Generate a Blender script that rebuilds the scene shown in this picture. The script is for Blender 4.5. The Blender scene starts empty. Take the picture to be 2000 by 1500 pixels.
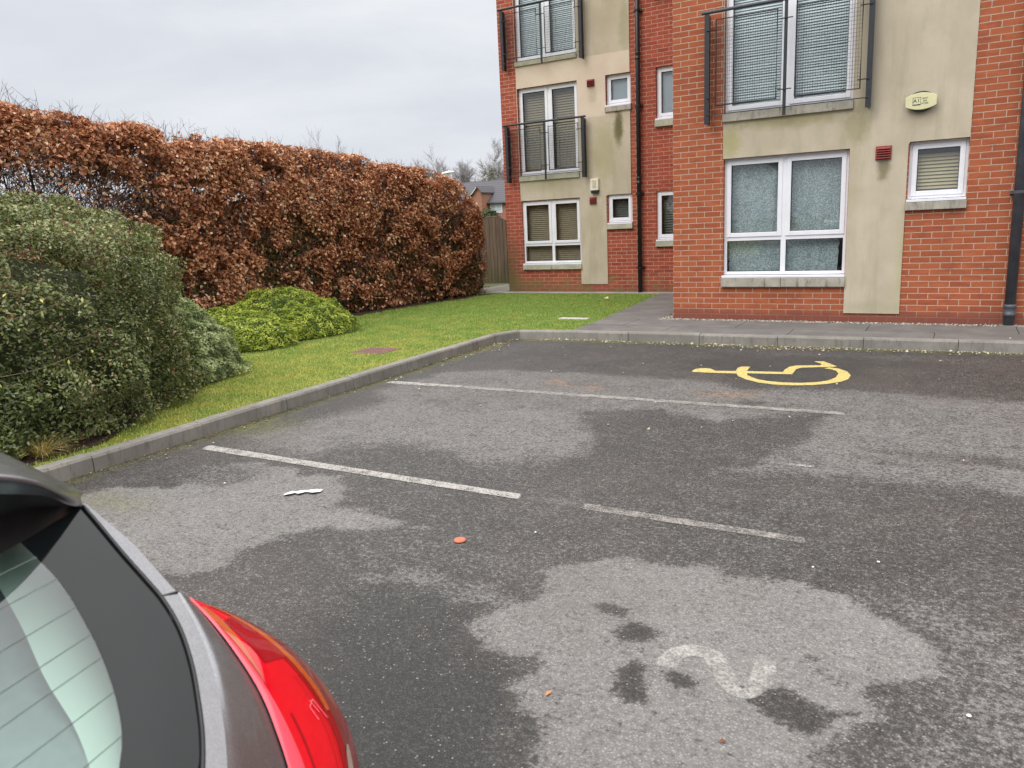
import bpy, bmesh, math, random
import numpy as np
from mathutils import Vector, Matrix
from mathutils.geometry import tessellate_polygon

random.seed(7)
rng = np.random.default_rng(11)
S = bpy.context.scene
COL = S.collection

# ------------------------------------------------------------------ camera
cam_d = bpy.data.cameras.new("camera")
cam = bpy.data.objects.new("camera", cam_d)
COL.objects.link(cam)
rx = Vector((0.86645194, 0.4971499, -0.04585862))
dn = Vector((0.06239683, -0.19896301, -0.97801859))
fw = Vector((-0.49534601, 0.84454467, -0.20341247))
mw = Matrix((rx, -dn, -fw)).transposed().to_4x4()
mw.translation = Vector((0, 0, 1.55))
cam.matrix_world = mw
cam_d.sensor_width = 36.0
cam_d.lens = 36 * 1489.7 / 2000
cam_d.clip_start = 0.05
cam_d.clip_end = 1200
cam_d.dof.use_dof = True
cam_d.dof.focus_distance = 8.0
cam_d.dof.aperture_fstop = 11.0
S.camera = cam

# ------------------------------------------------------------------ sky, sun, exposure
w = bpy.data.worlds.new("World")
S.world = w
w.use_nodes = True
nt = w.node_tree
nt.nodes.clear()
def wn(t, **k):
    n = nt.nodes.new(t)
    for a, b in k.items():
        setattr(n, a, b)
    return n
SUN_EL, SUN_AZ = math.radians(48), math.radians(200)
sky = wn('ShaderNodeTexSky', sky_type='NISHITA', sun_disc=False)
sky.sun_elevation = SUN_EL
sky.sun_rotation = SUN_AZ
sky.dust_density = 4.0
tc = wn('ShaderNodeTexCoord')
sep = wn('ShaderNodeSeparateXYZ')
nt.links.new(tc.outputs['Generated'], sep.inputs[0])
mp = wn('ShaderNodeMapping')
mp.inputs['Scale'].default_value = (1.6, 1.6, 5.5)
nt.links.new(tc.outputs['Generated'], mp.inputs[0])
nz = wn('ShaderNodeTexNoise')
nz.inputs['Scale'].default_value = 1.7
nz.inputs['Detail'].default_value = 6
nz.inputs['Roughness'].default_value = 0.55
nz.inputs['Distortion'].default_value = 0.4
nt.links.new(mp.outputs[0], nz.inputs['Vector'])
cr = wn('ShaderNodeValToRGB')
cr.color_ramp.elements[0].position = 0.3
cr.color_ramp.elements[0].color = (0.63, 0.665, 0.735, 1)
cr.color_ramp.elements[1].position = 0.7
cr.color_ramp.elements[1].color = (0.81, 0.835, 0.87, 1)
nt.links.new(nz.outputs['Fac'], cr.inputs[0])
# CIE overcast: the cloud deck is brighter towards the zenith
mr = wn('ShaderNodeMapRange')
mr.inputs['From Min'].default_value = 0.26
mr.inputs['From Max'].default_value = 1.0
mr.inputs['To Min'].default_value = 1.0
mr.inputs['To Max'].default_value = 4.2
nt.links.new(sep.outputs['Z'], mr.inputs['Value'])
vm = wn('ShaderNodeVectorMath', operation='SCALE')
mrw = wn('ShaderNodeMapRange')
mrw.inputs['From Min'].default_value = 0.28
mrw.inputs['From Max'].default_value = 0.6
nt.links.new(sep.outputs['Z'], mrw.inputs['Value'])
mxc = wn('ShaderNodeMix', data_type='RGBA')
mxc.inputs[7].default_value = (0.735, 0.727, 0.718, 1)
nt.links.new(mrw.outputs[0], mxc.inputs[0])
nt.links.new(cr.outputs[0], mxc.inputs[6])
nt.links.new(mxc.outputs[2], vm.inputs[0])
nt.links.new(mr.outputs[0], vm.inputs['Scale'])
b1 = wn('ShaderNodeBackground')
b1.inputs['Strength'].default_value = 0.97
nt.links.new(vm.outputs[0], b1.inputs[0])
b2 = wn('ShaderNodeBackground')
b2.inputs['Strength'].default_value = 0.05
nt.links.new(sky.outputs[0], b2.inputs[0])
mx = wn('ShaderNodeMixShader')
mx.inputs[0].default_value = 0.06
nt.links.new(b1.outputs[0], mx.inputs[1])
nt.links.new(b2.outputs[0], mx.inputs[2])
wo = wn('ShaderNodeOutputWorld')
nt.links.new(mx.outputs[0], wo.inputs[0])

sun_d = bpy.data.lights.new("sun", 'SUN')
sun_d.energy = 1.3
sun_d.angle = math.radians(35)
sun_d.color = (1.0, 0.97, 0.93)
sun = bpy.data.objects.new("sun", sun_d)
COL.objects.link(sun)
sdir = Vector((math.sin(SUN_AZ) * math.cos(SUN_EL), math.cos(SUN_AZ) * math.cos(SUN_EL), math.sin(SUN_EL)))
sun.rotation_euler = sdir.to_track_quat('Z', 'Y').to_euler()
sun.location = (0, 0, 30)

S.view_settings.view_transform = 'Standard'
S.view_settings.look = 'None'
S.view_settings.exposure = 0.2
S.view_settings.gamma = 1.0
S.view_settings.use_curve_mapping = False
try:
    S.cycles.max_bounces = 8
    S.cycles.transparent_max_bounces = 12
    S.cycles.caustics_reflective = False
    S.cycles.caustics_refractive = False
except Exception:
    pass

# ------------------------------------------------------------------ material helpers
class NB:
    """small wrapper for building a material node tree"""
    def __init__(self, name):
        self.m = bpy.data.materials.new(name)
        self.m.use_nodes = True
        self.t = self.m.node_tree
        self.t.nodes.clear()
        self.out = self.n('ShaderNodeOutputMaterial')
    def n(self, t, **k):
        x = self.t.nodes.new(t)
        for a, b in k.items():
            setattr(x, a, b)
        return x
    def l(self, a, b):
        self.t.links.new(a, b)
    def setin(self, node, key, v):
        s = node.inputs[key]
        if hasattr(v, 'is_linked') or isinstance(v, bpy.types.NodeSocket):
            self.l(v, s)
        else:
            if isinstance(v, (tuple, list)) and len(v) == 3 and s.type == 'RGBA':
                v = (*v, 1)
            s.default_value = v
    def bsdf(self, color=(.5, .5, .5), rough=.7, metal=0., spec=.5, normal=None, coat=0., coat_rough=.05, **extra):
        b = self.n('ShaderNodeBsdfPrincipled')
        self.setin(b, 'Base Color', color)
        self.setin(b, 'Roughness', rough)
        self.setin(b, 'Metallic', metal)
        self.setin(b, 'Specular IOR Level', spec)
        self.setin(b, 'Coat Weight', coat)
        self.setin(b, 'Coat Roughness', coat_rough)
        for k, v in extra.items():
            self.setin(b, k, v)
        if normal is not None:
            self.l(normal, b.inputs['Normal'])
        self.l(b.outputs[0], self.out.inputs[0])
        return b
    def coord(self, kind='Object'):
        return self.n('ShaderNodeTexCoord').outputs[kind]
    def mapping(self, vec, scale=(1, 1, 1), loc=(0, 0, 0), rot=(0, 0, 0)):
        m = self.n('ShaderNodeMapping')
        m.inputs['Scale'].default_value = scale
        m.inputs['Location'].default_value = loc
        m.inputs['Rotation'].default_value = rot
        self.l(vec, m.inputs[0])
        return m.outputs[0]
    def noise(self, vec, scale, detail=4, rough=.55, dist=0., out='Fac'):
        n = self.n('ShaderNodeTexNoise')
        n.inputs['Scale'].default_value = scale
        n.inputs['Detail'].default_value = detail
        n.inputs['Roughness'].default_value = rough
        n.inputs['Distortion'].default_value = dist
        self.l(vec, n.inputs['Vector'])
        return n.outputs[out]
    def voronoi(self, vec, scale, out='Distance', feature='F1', rand=1.0):
        n = self.n('ShaderNodeTexVoronoi', feature=feature)
        n.inputs['Scale'].default_value = scale
        n.inputs['Randomness'].default_value = rand
        self.l(vec, n.inputs['Vector'])
        return n.outputs[out]
    def ramp(self, fac, stops, interp='LINEAR'):
        r = self.n('ShaderNodeValToRGB')
        r.color_ramp.interpolation = interp
        e = r.color_ramp.elements
        while len(e) < len(stops):
            e.new(0.5)
        for el, (p, c) in zip(e, stops):
            el.position = p
            if not isinstance(c, (tuple, list)):
                c = (c, c, c)
            el.color = (*c[:3], 1)
        self.l(fac, r.inputs[0])
        return r.outputs[0]
    def math(self, op, a, b=None, c=None, clamp=False):
        m = self.n('ShaderNodeMath', operation=op, use_clamp=clamp)
        for i, v in enumerate((a, b, c)):
            if v is None:
                continue
            if isinstance(v, (int, float)):
                m.inputs[i].default_value = v
            else:
                self.l(v, m.inputs[i])
        return m.outputs[0]
    def mix(self, fac, a, b, mode='MIX'):
        m = self.n('ShaderNodeMix', data_type='RGBA', blend_type=mode)
        for s, v in ((m.inputs[0], fac), (m.inputs[6], a), (m.inputs[7], b)):
            if isinstance(v, (int, float)):
                s.default_value = v
            elif isinstance(v, (tuple, list)):
                s.default_value = (*v[:3], 1)
            else:
                self.l(v, s)
        return m.outputs[2]
    def bump(self, h, strength=.5, dist=.01):
        b = self.n('ShaderNodeBump')
        b.inputs['Strength'].default_value = strength
        b.inputs['Distance'].default_value = dist
        self.l(h, b.inputs['Height'])
        return b.outputs[0]
    def attr(self, name, out='Fac'):
        a = self.n('ShaderNodeAttribute', attribute_name=name)
        return a.outputs[out]
    def sepxyz(self, v):
        s = self.n('ShaderNodeSeparateXYZ')
        self.l(v, s.inputs[0])
        return s.outputs
    def comb(self, x, y, z):
        c = self.n('ShaderNodeCombineXYZ')
        for s, v in zip(c.inputs, (x, y, z)):
            if isinstance(v, (int, float)):
                s.default_value = v
            else:
                self.l(v, s)
        return c.outputs[0]
    def step(self, v, lo, hi):
        m = self.n('ShaderNodeMapRange', interpolation_type='SMOOTHSTEP')
        self.l(v, m.inputs['Value'])
        m.inputs['From Min'].default_value = lo
        m.inputs['From Max'].default_value = hi
        return m.outputs[0]

def plain(name, color, rough=.6, var=.15, scale=30, metal=0., spec=.5, coat=0., bump=0.):
    b = NB(name)
    co = b.coord()
    n = b.noise(co, scale, 5)
    c = b.mix(b.ramp(n, [(.3, 0.), (.7, 1.)]), tuple(x * (1 - var) for x in color), tuple(min(1, x * (1 + var)) for x in color))
    nm = b.bump(n, bump, .004) if bump else None
    b.bsdf(c, rough, metal, spec, nm, coat)
    return b.m

# ------------------------------------------------------------------ object helpers
def link(o):
    COL.objects.link(o)
    return o

def tag(o, label=None, cat=None, group=None, kind=None):
    if label: o['label'] = label
    if cat: o['category'] = cat
    if group: o['group'] = group
    if kind: o['kind'] = kind
    return o

def empty(name, loc, label, cat, group=None):
    o = bpy.data.objects.new(name, None)
    o.empty_display_size = .2
    link(o)
    o.location = loc
    return tag(o, label, cat, group)

ORIG = {}
class MB:
    """collects boxes, bars, sheets; build() links them as ONE mesh object"""
    def __init__(self):
        self.v = []; self.f = []; self.mi = []; self.cur = 0
    def add(self, vs, fs):
        k = len(self.v)
        self.v += [tuple(p) for p in vs]
        for f in fs:
            self.f.append(tuple(i + k for i in f)); self.mi.append(self.cur)
        return self
    def box(self, x0, x1, y0, y1, z0, z1):
        vs = [(x, y, z) for z in (z0, z1) for y in (y0, y1) for x in (x0, x1)]
        return self.add(vs, [(0, 2, 3, 1), (4, 5, 7, 6), (0, 1, 5, 4), (2, 6, 7, 3), (0, 4, 6, 2), (1, 3, 7, 5)])
    def bar(self, a, b, r, n=8, r2=None):
        a = Vector(a); b = Vector(b); r2 = r if r2 is None else r2
        d = (b - a).normalized()
        u = d.orthogonal().normalized(); v = d.cross(u)
        vs = []
        for c, rr in ((a, r), (b, r2)):
            for i in range(n):
                t = 2 * math.pi * i / n
                vs.append(c + u * math.cos(t) * rr + v * math.sin(t) * rr)
        fs = [(i, (i + 1) % n, n + (i + 1) % n, n + i) for i in range(n)]
        fs += [tuple(reversed(range(n))), tuple(range(n, 2 * n))]
        return self.add(vs, fs)
    def tube(self, pts, rads, n=7):
        pts = [Vector(p) for p in pts]
        vs = []; fs = []
        for k, p in enumerate(pts):
            d = (pts[min(k + 1, len(pts) - 1)] - pts[max(k - 1, 0)]).normalized()
            u = d.cross(Vector((0.31, 0.17, 0.93)))
            if u.length < 1e-3: u = d.orthogonal()
            u.normalize(); v = d.cross(u)
            r = rads[k] if isinstance(rads, (list, tuple)) else rads
            for i in range(n):
                t = 2 * math.pi * i / n
                vs.append(p + u * math.cos(t) * r + v * math.sin(t) * r)
        for k in range(len(pts) - 1):
            for i in range(n):
                fs.append((k * n + i, k * n + (i + 1) % n, (k + 1) * n + (i + 1) % n, (k + 1) * n + i))
        fs.append(tuple(reversed(range(n)))); fs.append(tuple(range((len(pts) - 1) * n, len(pts) * n)))
        return self.add(vs, fs)
    def lathe(self, prof, c, axis='Z', n=24):
        vs = []; fs = []
        for r, h in prof:
            for i in range(n):
                t = 2 * math.pi * i / n
                a, b_ = r * math.cos(t), r * math.sin(t)
                if axis == 'Z': vs.append((c[0] + a, c[1] + b_, c[2] + h))
                elif axis == 'Y': vs.append((c[0] + a, c[1] + h, c[2] + b_))
                else: vs.append((c[0] + h, c[1] + a, c[2] + b_))
        for k in range(len(prof) - 1):
            for i in range(n):
                fs.append((k * n + i, k * n + (i + 1) % n, (k + 1) * n + (i + 1) % n, (k + 1) * n + i))
        fs.append(tuple(range(n))); fs.append(tuple(range((len(prof) - 1) * n, len(prof) * n)))
        return self.add(vs, fs)
    def prism(self, poly, z0, z1):
        """polygon in xy extruded in z"""
        n = len(poly)
        tri = tessellate_polygon([[Vector((p[0], p[1], 0)) for p in poly]])
        vs = [(p[0], p[1], z0) for p in poly] + [(p[0], p[1], z1) for p in poly]
        fs = [tuple(t) for t in tri] + [tuple(i + n for i in t) for t in tri]
        fs += [(i, (i + 1) % n, n + (i + 1) % n, n + i) for i in range(n)]
        return self.add(vs, fs)
    def sheet(self, poly, z):
        tri = tessellate_polygon([[Vector((p[0], p[1], 0)) for p in poly]])
        return self.add([(p[0], p[1], z) for p in poly], [tuple(t) for t in tri])
    def grid(self, rows):
        m = len(rows[0])
        vs = [p for r in rows for p in r]
        fs = [(i * m + j, i * m + j + 1, (i + 1) * m + j + 1, (i + 1) * m + j) for i in range(len(rows) - 1) for j in range(m - 1)]
        return self.add(vs, fs)
    def build(self, name, mats, parent=None, smooth=False, bevel=0., fix=True, weld=False):
        if not isinstance(mats, (list, tuple)): mats = [mats]
        me = bpy.data.meshes.new(name)
        off = Vector((0, 0, 0))
        if parent is not None:
            p = parent
            while p is not None:
                off += Vector(p.location); p = p.parent
        vs = [Vector(p) - off for p in self.v] if off.length else self.v
        me.from_pydata([tuple(p) for p in vs], [], self.f)
        for m in mats: me.materials.append(m)
        me.polygons.foreach_set('material_index', self.mi)
        if fix or weld:
            bm = bmesh.new(); bm.from_mesh(me)
            if weld: bmesh.ops.remove_doubles(bm, verts=bm.verts, dist=1e-4)
            bmesh.ops.recalc_face_normals(bm, faces=bm.faces)
            bm.to_mesh(me); bm.free()
        me.update()
        if smooth:
            me.polygons.foreach_set('use_smooth', [True] * len(me.polygons))
            me.update()
        o = bpy.data.objects.new(name, me)
        link(o)
        if parent is not None: o.parent = parent
        if bevel:
            md = o.modifiers.new('bevel', 'BEVEL')
            md.width = bevel; md.segments = 2; md.limit_method = 'ANGLE'
        return o

def np_mesh(name, V, F, mat, parent=None, attrs=None, smooth=False):
    """fast mesh from numpy arrays, F is (n, 3|4)"""
    V = np.asarray(V, dtype=np.float32); F = np.asarray(F, dtype=np.int32)
    if parent is not None:
        off = np.zeros(3, np.float32); p = parent
        while p is not None:
            off += np.array(p.location, np.float32); p = p.parent
        V = V - off
    me = bpy.data.meshes.new(name)
    k = F.shape[1]
    me.vertices.add(len(V)); me.vertices.foreach_set('co', V.ravel())
    me.loops.add(F.size); me.loops.foreach_set('vertex_index', F.ravel())
    me.polygons.add(len(F))
    me.polygons.foreach_set('loop_start', np.arange(0, F.size, k, dtype=np.int32))
    me.polygons.foreach_set('loop_total', np.full(len(F), k, dtype=np.int32))
    if smooth: me.polygons.foreach_set('use_smooth', np.ones(len(F), dtype=bool))
    me.update(calc_edges=True)
    for an, av in (attrs or {}).items():
        a = me.attributes.new(an, 'FLOAT', 'POINT')
        a.data.foreach_set('value', np.asarray(av, dtype=np.float32))
    me.materials.append(mat)
    o = bpy.data.objects.new(name, me)
    link(o)
    if parent is not None: o.parent = parent
    return o

def unit(a):
    return a / np.maximum(np.linalg.norm(a, axis=1, keepdims=True), 1e-9)

def leaf_arrays(C, N, L, W, jitter=.6, fold=.25, tipdir=None):
    """rhombic folded leaves: centre C, facing N, length L, width W"""
    n = len(C)
    N = unit(N + rng.normal(0, jitter, (n, 3)))
    T = rng.normal(0, 1, (n, 3)) if tipdir is None else tipdir + rng.normal(0, .6, (n, 3))
    T = unit(T - N * np.sum(T * N, 1, keepdims=True))
    B = np.cross(N, T)
    L = np.asarray(L).reshape(-1, 1); W = np.asarray(W).reshape(-1, 1)
    fo = N * W * fold
    V = np.stack([C - T * L * .5, C + B * W * .5 + fo + T * L * .05, C + T * L * .5, C - B * W * .5 + fo + T * L * .05], 1)
    return V.reshape(-1, 3), np.arange(4 * n, dtype=np.int32).reshape(n, 4)

def twig_arrays(A, B, r):
    """thin three-sided sticks from A to B"""
    n = len(A)
    D = unit(B - A)
    U = unit(np.cross(D, np.array([.3, .2, .93])) + 1e-6)
    W_ = np.cross(D, U)
    r = np.asarray(r).reshape(-1, 1)
    vs = []
    for P, k in ((A, 1.), (B, .55)):
        for t in (0, 2.094, 4.189):
            vs.append(P + (U * math.cos(t) + W_ * math.sin(t)) * r * k)
    V = np.stack(vs, 1).reshape(-1, 3)
    base = (np.arange(n) * 6)[:, None]
    F = np.concatenate([base + np.array([[i, (i + 1) % 3, 3 + (i + 1) % 3, 3 + i]]) for i in range(3)], 0)
    return V, F.astype(np.int32)

def smooth_noise(P, scale, seed=0):
    """cheap value noise on points (n,3) in 0..1"""
    P = np.asarray(P) * scale + seed * 17.13
    i = np.floor(P).astype(np.int64); f = P - i
    f = f * f * (3 - 2 * f)
    def h(a):
        x = (a[:, 0] * 374761393 + a[:, 1] * 668265263 + a[:, 2] * 2147483647 + seed * 974711) & 0x7fffffff
        x = ((x ^ (x >> 13)) * 1274126177) & 0x7fffffff
        return ((x ^ (x >> 16)) & 0xffff) / 65535.
    r = 0
    for dx in (0, 1):
        for dy in (0, 1):
            for dz in (0, 1):
                wgt = (f[:, 0] if dx else 1 - f[:, 0]) * (f[:, 1] if dy else 1 - f[:, 1]) * (f[:, 2] if dz else 1 - f[:, 2])
                r = r + wgt * h(i + np.array([dx, dy, dz]))
    return r

def crom(pts, n):
    """smooth resample of a point list to n points (cubic Hermite with chord-length tangents)"""
    P = [np.array(p, float) for p in pts]
    m = len(P) - 1
    h = [max(np.linalg.norm(P[i + 1] - P[i]), 1e-6) for i in range(m)]
    s_ = [(P[i + 1] - P[i]) / h[i] for i in range(m)]
    T = [s_[0]] + [(s_[i - 1] * h[i] + s_[i] * h[i - 1]) / (h[i] + h[i - 1]) for i in range(1, m)] + [s_[-1]]
    out = []
    for k in range(n):
        t = k / (n - 1) * m
        i = min(int(t), m - 1); u = t - i
        u2, u3 = u * u, u ** 3
        out.append((2 * u3 - 3 * u2 + 1) * P[i] + (u3 - 2 * u2 + u) * h[i] * T[i] + (3 * u2 - 2 * u3) * P[i + 1] + (u3 - u2) * h[i] * T[i + 1])
    return out

# ------------------------------------------------------------------ materials
def mat_asphalt():
    b = NB('asphalt')
    co = b.coord()
    dry = b.attr('dry')
    n1 = b.noise(co, 2.3, 6, .65, .3)
    n2 = b.noise(co, 11., 5, .7)
    n3 = b.noise(co, 42., 4, .7)
    edge = b.math('ADD', b.math('MULTIPLY', b.math('SUBTRACT', n2, .5), .5), b.math('MULTIPLY', b.math('SUBTRACT', n3, .5), 1.1))
    f = b.math('ADD', dry, b.math('MULTIPLY', edge, 1.55))
    f = b.math('ADD', f, b.math('MULTIPLY', b.math('SUBTRACT', n1, .5), .42), clamp=True)
    base = b.ramp(f, [(.0, (.036, .034, .0325)), (.28, (.064, .0605, .0575)), (.42, (.086, .0815, .078)), (.60, (.155, .147, .141)), (.78, (.195, .186, .179)), (1., (.23, .22, .212))])
    # pinkish and greenish drift of the surface
    big = b.noise(co, .9, 3, .5)
    base = b.mix(b.math('MULTIPLY', b.step(big, .45, .7), .30), base, (.12, .094, .086))
    base = b.mix(b.math('MULTIPLY', b.attr('moss'), b.step(n2, .30, .55)), base, (.15, .155, .03))
    base = b.mix(b.math('MULTIPLY', b.attr('rust'), b.math('MULTIPLY', b.step(n2, .38, .66), .6)), base, (.42, .19, .05))
    # stone chippings
    cell = b.voronoi(co, 125., 'Color')
    dist = b.voronoi(co, 125., 'Distance')
    c = b.sepxyz(cell)
    k = b.math('ADD', .74, b.math('MULTIPLY', b.math('POWER', c[0], 2.6), .8))
    gap = b.step(dist, .62, .30)
    k = b.math('MULTIPLY', k, b.math('ADD', .62, b.math('MULTIPLY', gap, .48)))
    fine = b.noise(co, 420., 2, .6)
    k = b.math('MULTIPLY', k, b.math('ADD', .62, b.math('MULTIPLY', fine, .76)))
    flat = b.math('MULTIPLY', b.step(f, .4, .7), .45)
    k = b.math('ADD', b.math('MULTIPLY', k, b.math('SUBTRACT', 1., flat)), flat)
    km = b.n('ShaderNodeVectorMath', operation='SCALE')
    b.l(base, km.inputs[0]); b.l(k, km.inputs['Scale'])
    # a few pale stones
    pal = b.math('MULTIPLY', b.math('GREATER_THAN', c[1], .972), gap)
    colr = b.mix(b.math('MULTIPLY', pal, .7), km.outputs[0], (.30, .28, .25))
    rough = b.ramp(f, [(0., .52), (.4, .66), (.8, .9)])
    h = b.math('ADD', b.math('MULTIPLY', gap, b.math('ADD', .4, c[2])), b.math('MULTIPLY', fine, .4))
    b.bsdf(colr, rough, 0, .45, b.bump(h, .55, .004))
    return b.m

def mat_brick(name, c1, c2, mortar, dark_base=0., green=0.):
    b = NB(name)
    co = b.coord()
    s = b.sepxyz(co)
    u = b.math('ADD', s[0], s[1])
    vec = b.comb(u, s[2], 0.)
    br = b.n('ShaderNodeTexBrick')
    br.offset = .5; br.squash = 1.
    b.l(vec, br.inputs['Vector'])
    br.inputs['Scale'].default_value = 1.
    br.inputs['Brick Width'].default_value = .225
    br.inputs['Row Height'].default_value = .075
    br.inputs['Mortar Size'].default_value = .0055
    br.inputs['Mortar Smooth'].default_value = .12
    br.inputs['Bias'].default_value = -.1
    br.inputs['Color1'].default_value = (*c1, 1)
    br.inputs['Color2'].default_value = (*c2, 1)
    br.inputs['Mortar'].default_value = (*mortar, 1)
    n1 = b.noise(co, 1.3, 4)
    n2 = b.noise(co, 60., 4, .6)
    n3 = b.noise(b.mapping(co, (4.5, 4.5, 13.3)), 1., 2)
    col = b.mix(b.math('MULTIPLY', b.step(n1, .4, .75), .35), br.outputs['Color'], tuple(x * .72 for x in c1))
    col = b.mix(b.math('MULTIPLY', b.step(n3, .52, .70), .5), col, tuple(x * 1.22 for x in c1))
    col = b.mix(b.math('MULTIPLY', b.math('SUBTRACT', 1., b.step(n3, .30, .46)), .45), col, (c2[0] * .72, c2[1] * .8, c2[2] * 1.0))
    g = b.n('ShaderNodeVectorMath', operation='SCALE')
    b.l(col, g.inputs[0]); b.l(b.math('ADD', .72, b.math('MULTIPLY', n2, .56)), g.inputs['Scale'])
    col = g.outputs[0]
    z = s[2]
    if dark_base:
        low = b.math('SUBTRACT', 1., b.step(b.math('ADD', z, b.math('MULTIPLY', b.math('SUBTRACT', n1, .5), .25)), .05, .2))
        col = b.mix(b.math('MULTIPLY', low, dark_base), col, (.19, .065, .05))
    if green:
        low = b.math('SUBTRACT', 1., b.step(z, .0, 1.5))
        left = b.math('SUBTRACT', 1., b.step(s[0], .05, .6))
        mm = b.math('MULTIPLY', b.math('MULTIPLY', low, left), b.step(b.noise(co, 5., 5, .7), .3, .6))
        col = b.mix(b.math('MULTIPLY', mm, green), col, (.13, .12, .045))
        left2 = b.math('MULTIPLY', b.math('SUBTRACT', 1., b.step(z, .1, .38)), b.step(b.noise(co, 3., 5, .7), .42, .6))
        col = b.mix(b.math('MULTIPLY', left2, green * .8), col, (.15, .15, .05))
    h = b.math('ADD', b.math('MULTIPLY', br.outputs['Fac'], -1.), b.math('MULTIPLY', n2, .25))
    b.bsdf(col, .86, 0, .3, b.bump(h, .6, .006))
    return b.m

def mat_render(name, stains=(), fresh=None):
    """painted render; stains = (x, z, rx, rz, strength) in object space; fresh = (z0, z1) repainted band"""
    b = NB(name)
    co = b.coord()
    s = b.sepxyz(co)
    n1 = b.noise(co, 1.4, 5, .6, .3)
    n2 = b.noise(b.mapping(co, (5., 5., .8)), 1., 5, .65)
    n3 = b.noise(co, 190., 3, .6)
    n4 = b.noise(co, 9., 5, .65)
    base = b.mix(b.step(n1, .32, .72), (.46, .40, .30), (.56, .49, .385))
    base = b.mix(b.math('MULTIPLY', b.step(n2, .46, .72), .55), base, (.36, .325, .235))
    base = b.mix(b.math('MULTIPLY', b.step(n4, .52, .78), .25), base, (.40, .34, .24))
    if fresh:
        e = b.math('ADD', s[2], b.math('MULTIPLY', b.math('SUBTRACT', n4, .5), .03))
        m = b.math('MULTIPLY', b.step(e, fresh[0] - .03, fresh[0] + .03), b.math('SUBTRACT', 1., b.step(e, fresh[1] - .01, fresh[1] + .01)))
        base = b.mix(m, base, b.mix(b.step(n1, .3, .7), (.60, .49, .385), (.67, .57, .455)))
    for (x, z, rx_, rz, st, hexc) in stains:
        dx = b.math('DIVIDE', b.math('SUBTRACT', s[0], x), rx_)
        dz = b.math('DIVIDE', b.math('SUBTRACT', s[2], z), rz)
        d = b.math('SQRT', b.math('ADD', b.math('POWER', dx, 2.), b.math('POWER', dz, 2.)))
        d = b.math('ADD', d, b.math('MULTIPLY', b.math('SUBTRACT', n4, .5), 1.1))
        m = b.math('MULTIPLY', b.math('SUBTRACT', 1., b.step(d, .25, 1.05)), st)
        base = b.mix(m, base, hexc)
    g = b.n('ShaderNodeVectorMath', operation='SCALE')
    b.l(base, g.inputs[0]); b.l(b.math('ADD', .86, b.math('MULTIPLY', n3, .28)), g.inputs['Scale'])
    b.bsdf(g.outputs[0], .9, 0, .25, b.bump(n3, .35, .003))
    return b.m

def mat_concrete(name, c, stain=.5, scale=6., dark=(.08, .075, .065)):
    b = NB(name)
    co = b.coord()
    n1 = b.noise(co, scale, 6, .65)
    n2 = b.noise(co, 160., 3, .6)
    n3 = b.noise(b.mapping(co, (26., 26., 5.)), 1., 6, .7)
    col = b.mix(b.step(n1, .35, .7), tuple(x * .8 for x in c), tuple(x * 1.1 for x in c))
    col = b.mix(b.math('MULTIPLY', b.step(n3, .48, .75), stain), col, dark)
    g = b.n('ShaderNodeVectorMath', operation='SCALE')
    b.l(col, g.inputs[0]); b.l(b.math('ADD', .78, b.math('MULTIPLY', n2, .44)), g.inputs['Scale'])
    b.bsdf(g.outputs[0], .9, 0, .3, b.bump(n2, .4, .003))
    return b.m

def mat_glass(name, tint=(.85, .9, .9), rough=.02, wavy=.06, base_reflect=1.0):
    b = NB(name)
    co = b.coord()
    n = b.noise(co, 2.2, 2)
    nm = b.bump(n, wavy, .05)
    fr = b.n('ShaderNodeFresnel')
    ge = b.n('ShaderNodeNewGeometry')
    b.l(b.math('ADD', 1.52, b.math('MULTIPLY', ge.outputs['Backfacing'], 1 / 1.52 - 1.52)), fr.inputs['IOR'])
    b.l(nm, fr.inputs['Normal'])
    tr = b.n('ShaderNodeBsdfTransparent'); tr.inputs[0].default_value = (*tint, 1)
    gl = b.n('ShaderNodeBsdfGlossy'); gl.inputs['Roughness'].default_value = rough
    gl.inputs['Color'].default_value = (.95, .97, 1., 1)
    b.l(nm, gl.inputs['Normal'])
    mxs = b.n('ShaderNodeMixShader')
    b.l(b.math('MULTIPLY', fr.outputs[0], 2.3 * base_reflect, clamp=True), mxs.inputs[0])
    b.l(tr.outputs[0], mxs.inputs[1]); b.l(gl.outputs[0], mxs.inputs[2])
    b.l(mxs.outputs[0], b.out.inputs[0])
    return b.m

def mat_leaf(name, stops, rough=.5, spec=.4, trans=.25, patch=None):
    """leaf colour from the per-leaf random attribute"""
    b = NB(name)
    col = b.ramp(b.attr('rnd'), stops)
    if patch:
        n = b.noise(b.coord(), patch[0], 4, .6)
        col = b.mix(b.math('MULTIPLY', b.step(n, .42, .68), patch[2]), col, patch[1])
    p = b.bsdf(col, rough, 0, spec)
    if trans:
        t = b.n('ShaderNodeBsdfTranslucent'); b.l(col, t.inputs[0])
        mxs = b.n('ShaderNodeMixShader'); mxs.inputs[0].default_value = trans
        b.l(p.outputs[0], mxs.inputs[1]); b.l(t.outputs[0], mxs.inputs[2])
        b.l(mxs.outputs[0], b.out.inputs[0])
    return b.m

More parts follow.
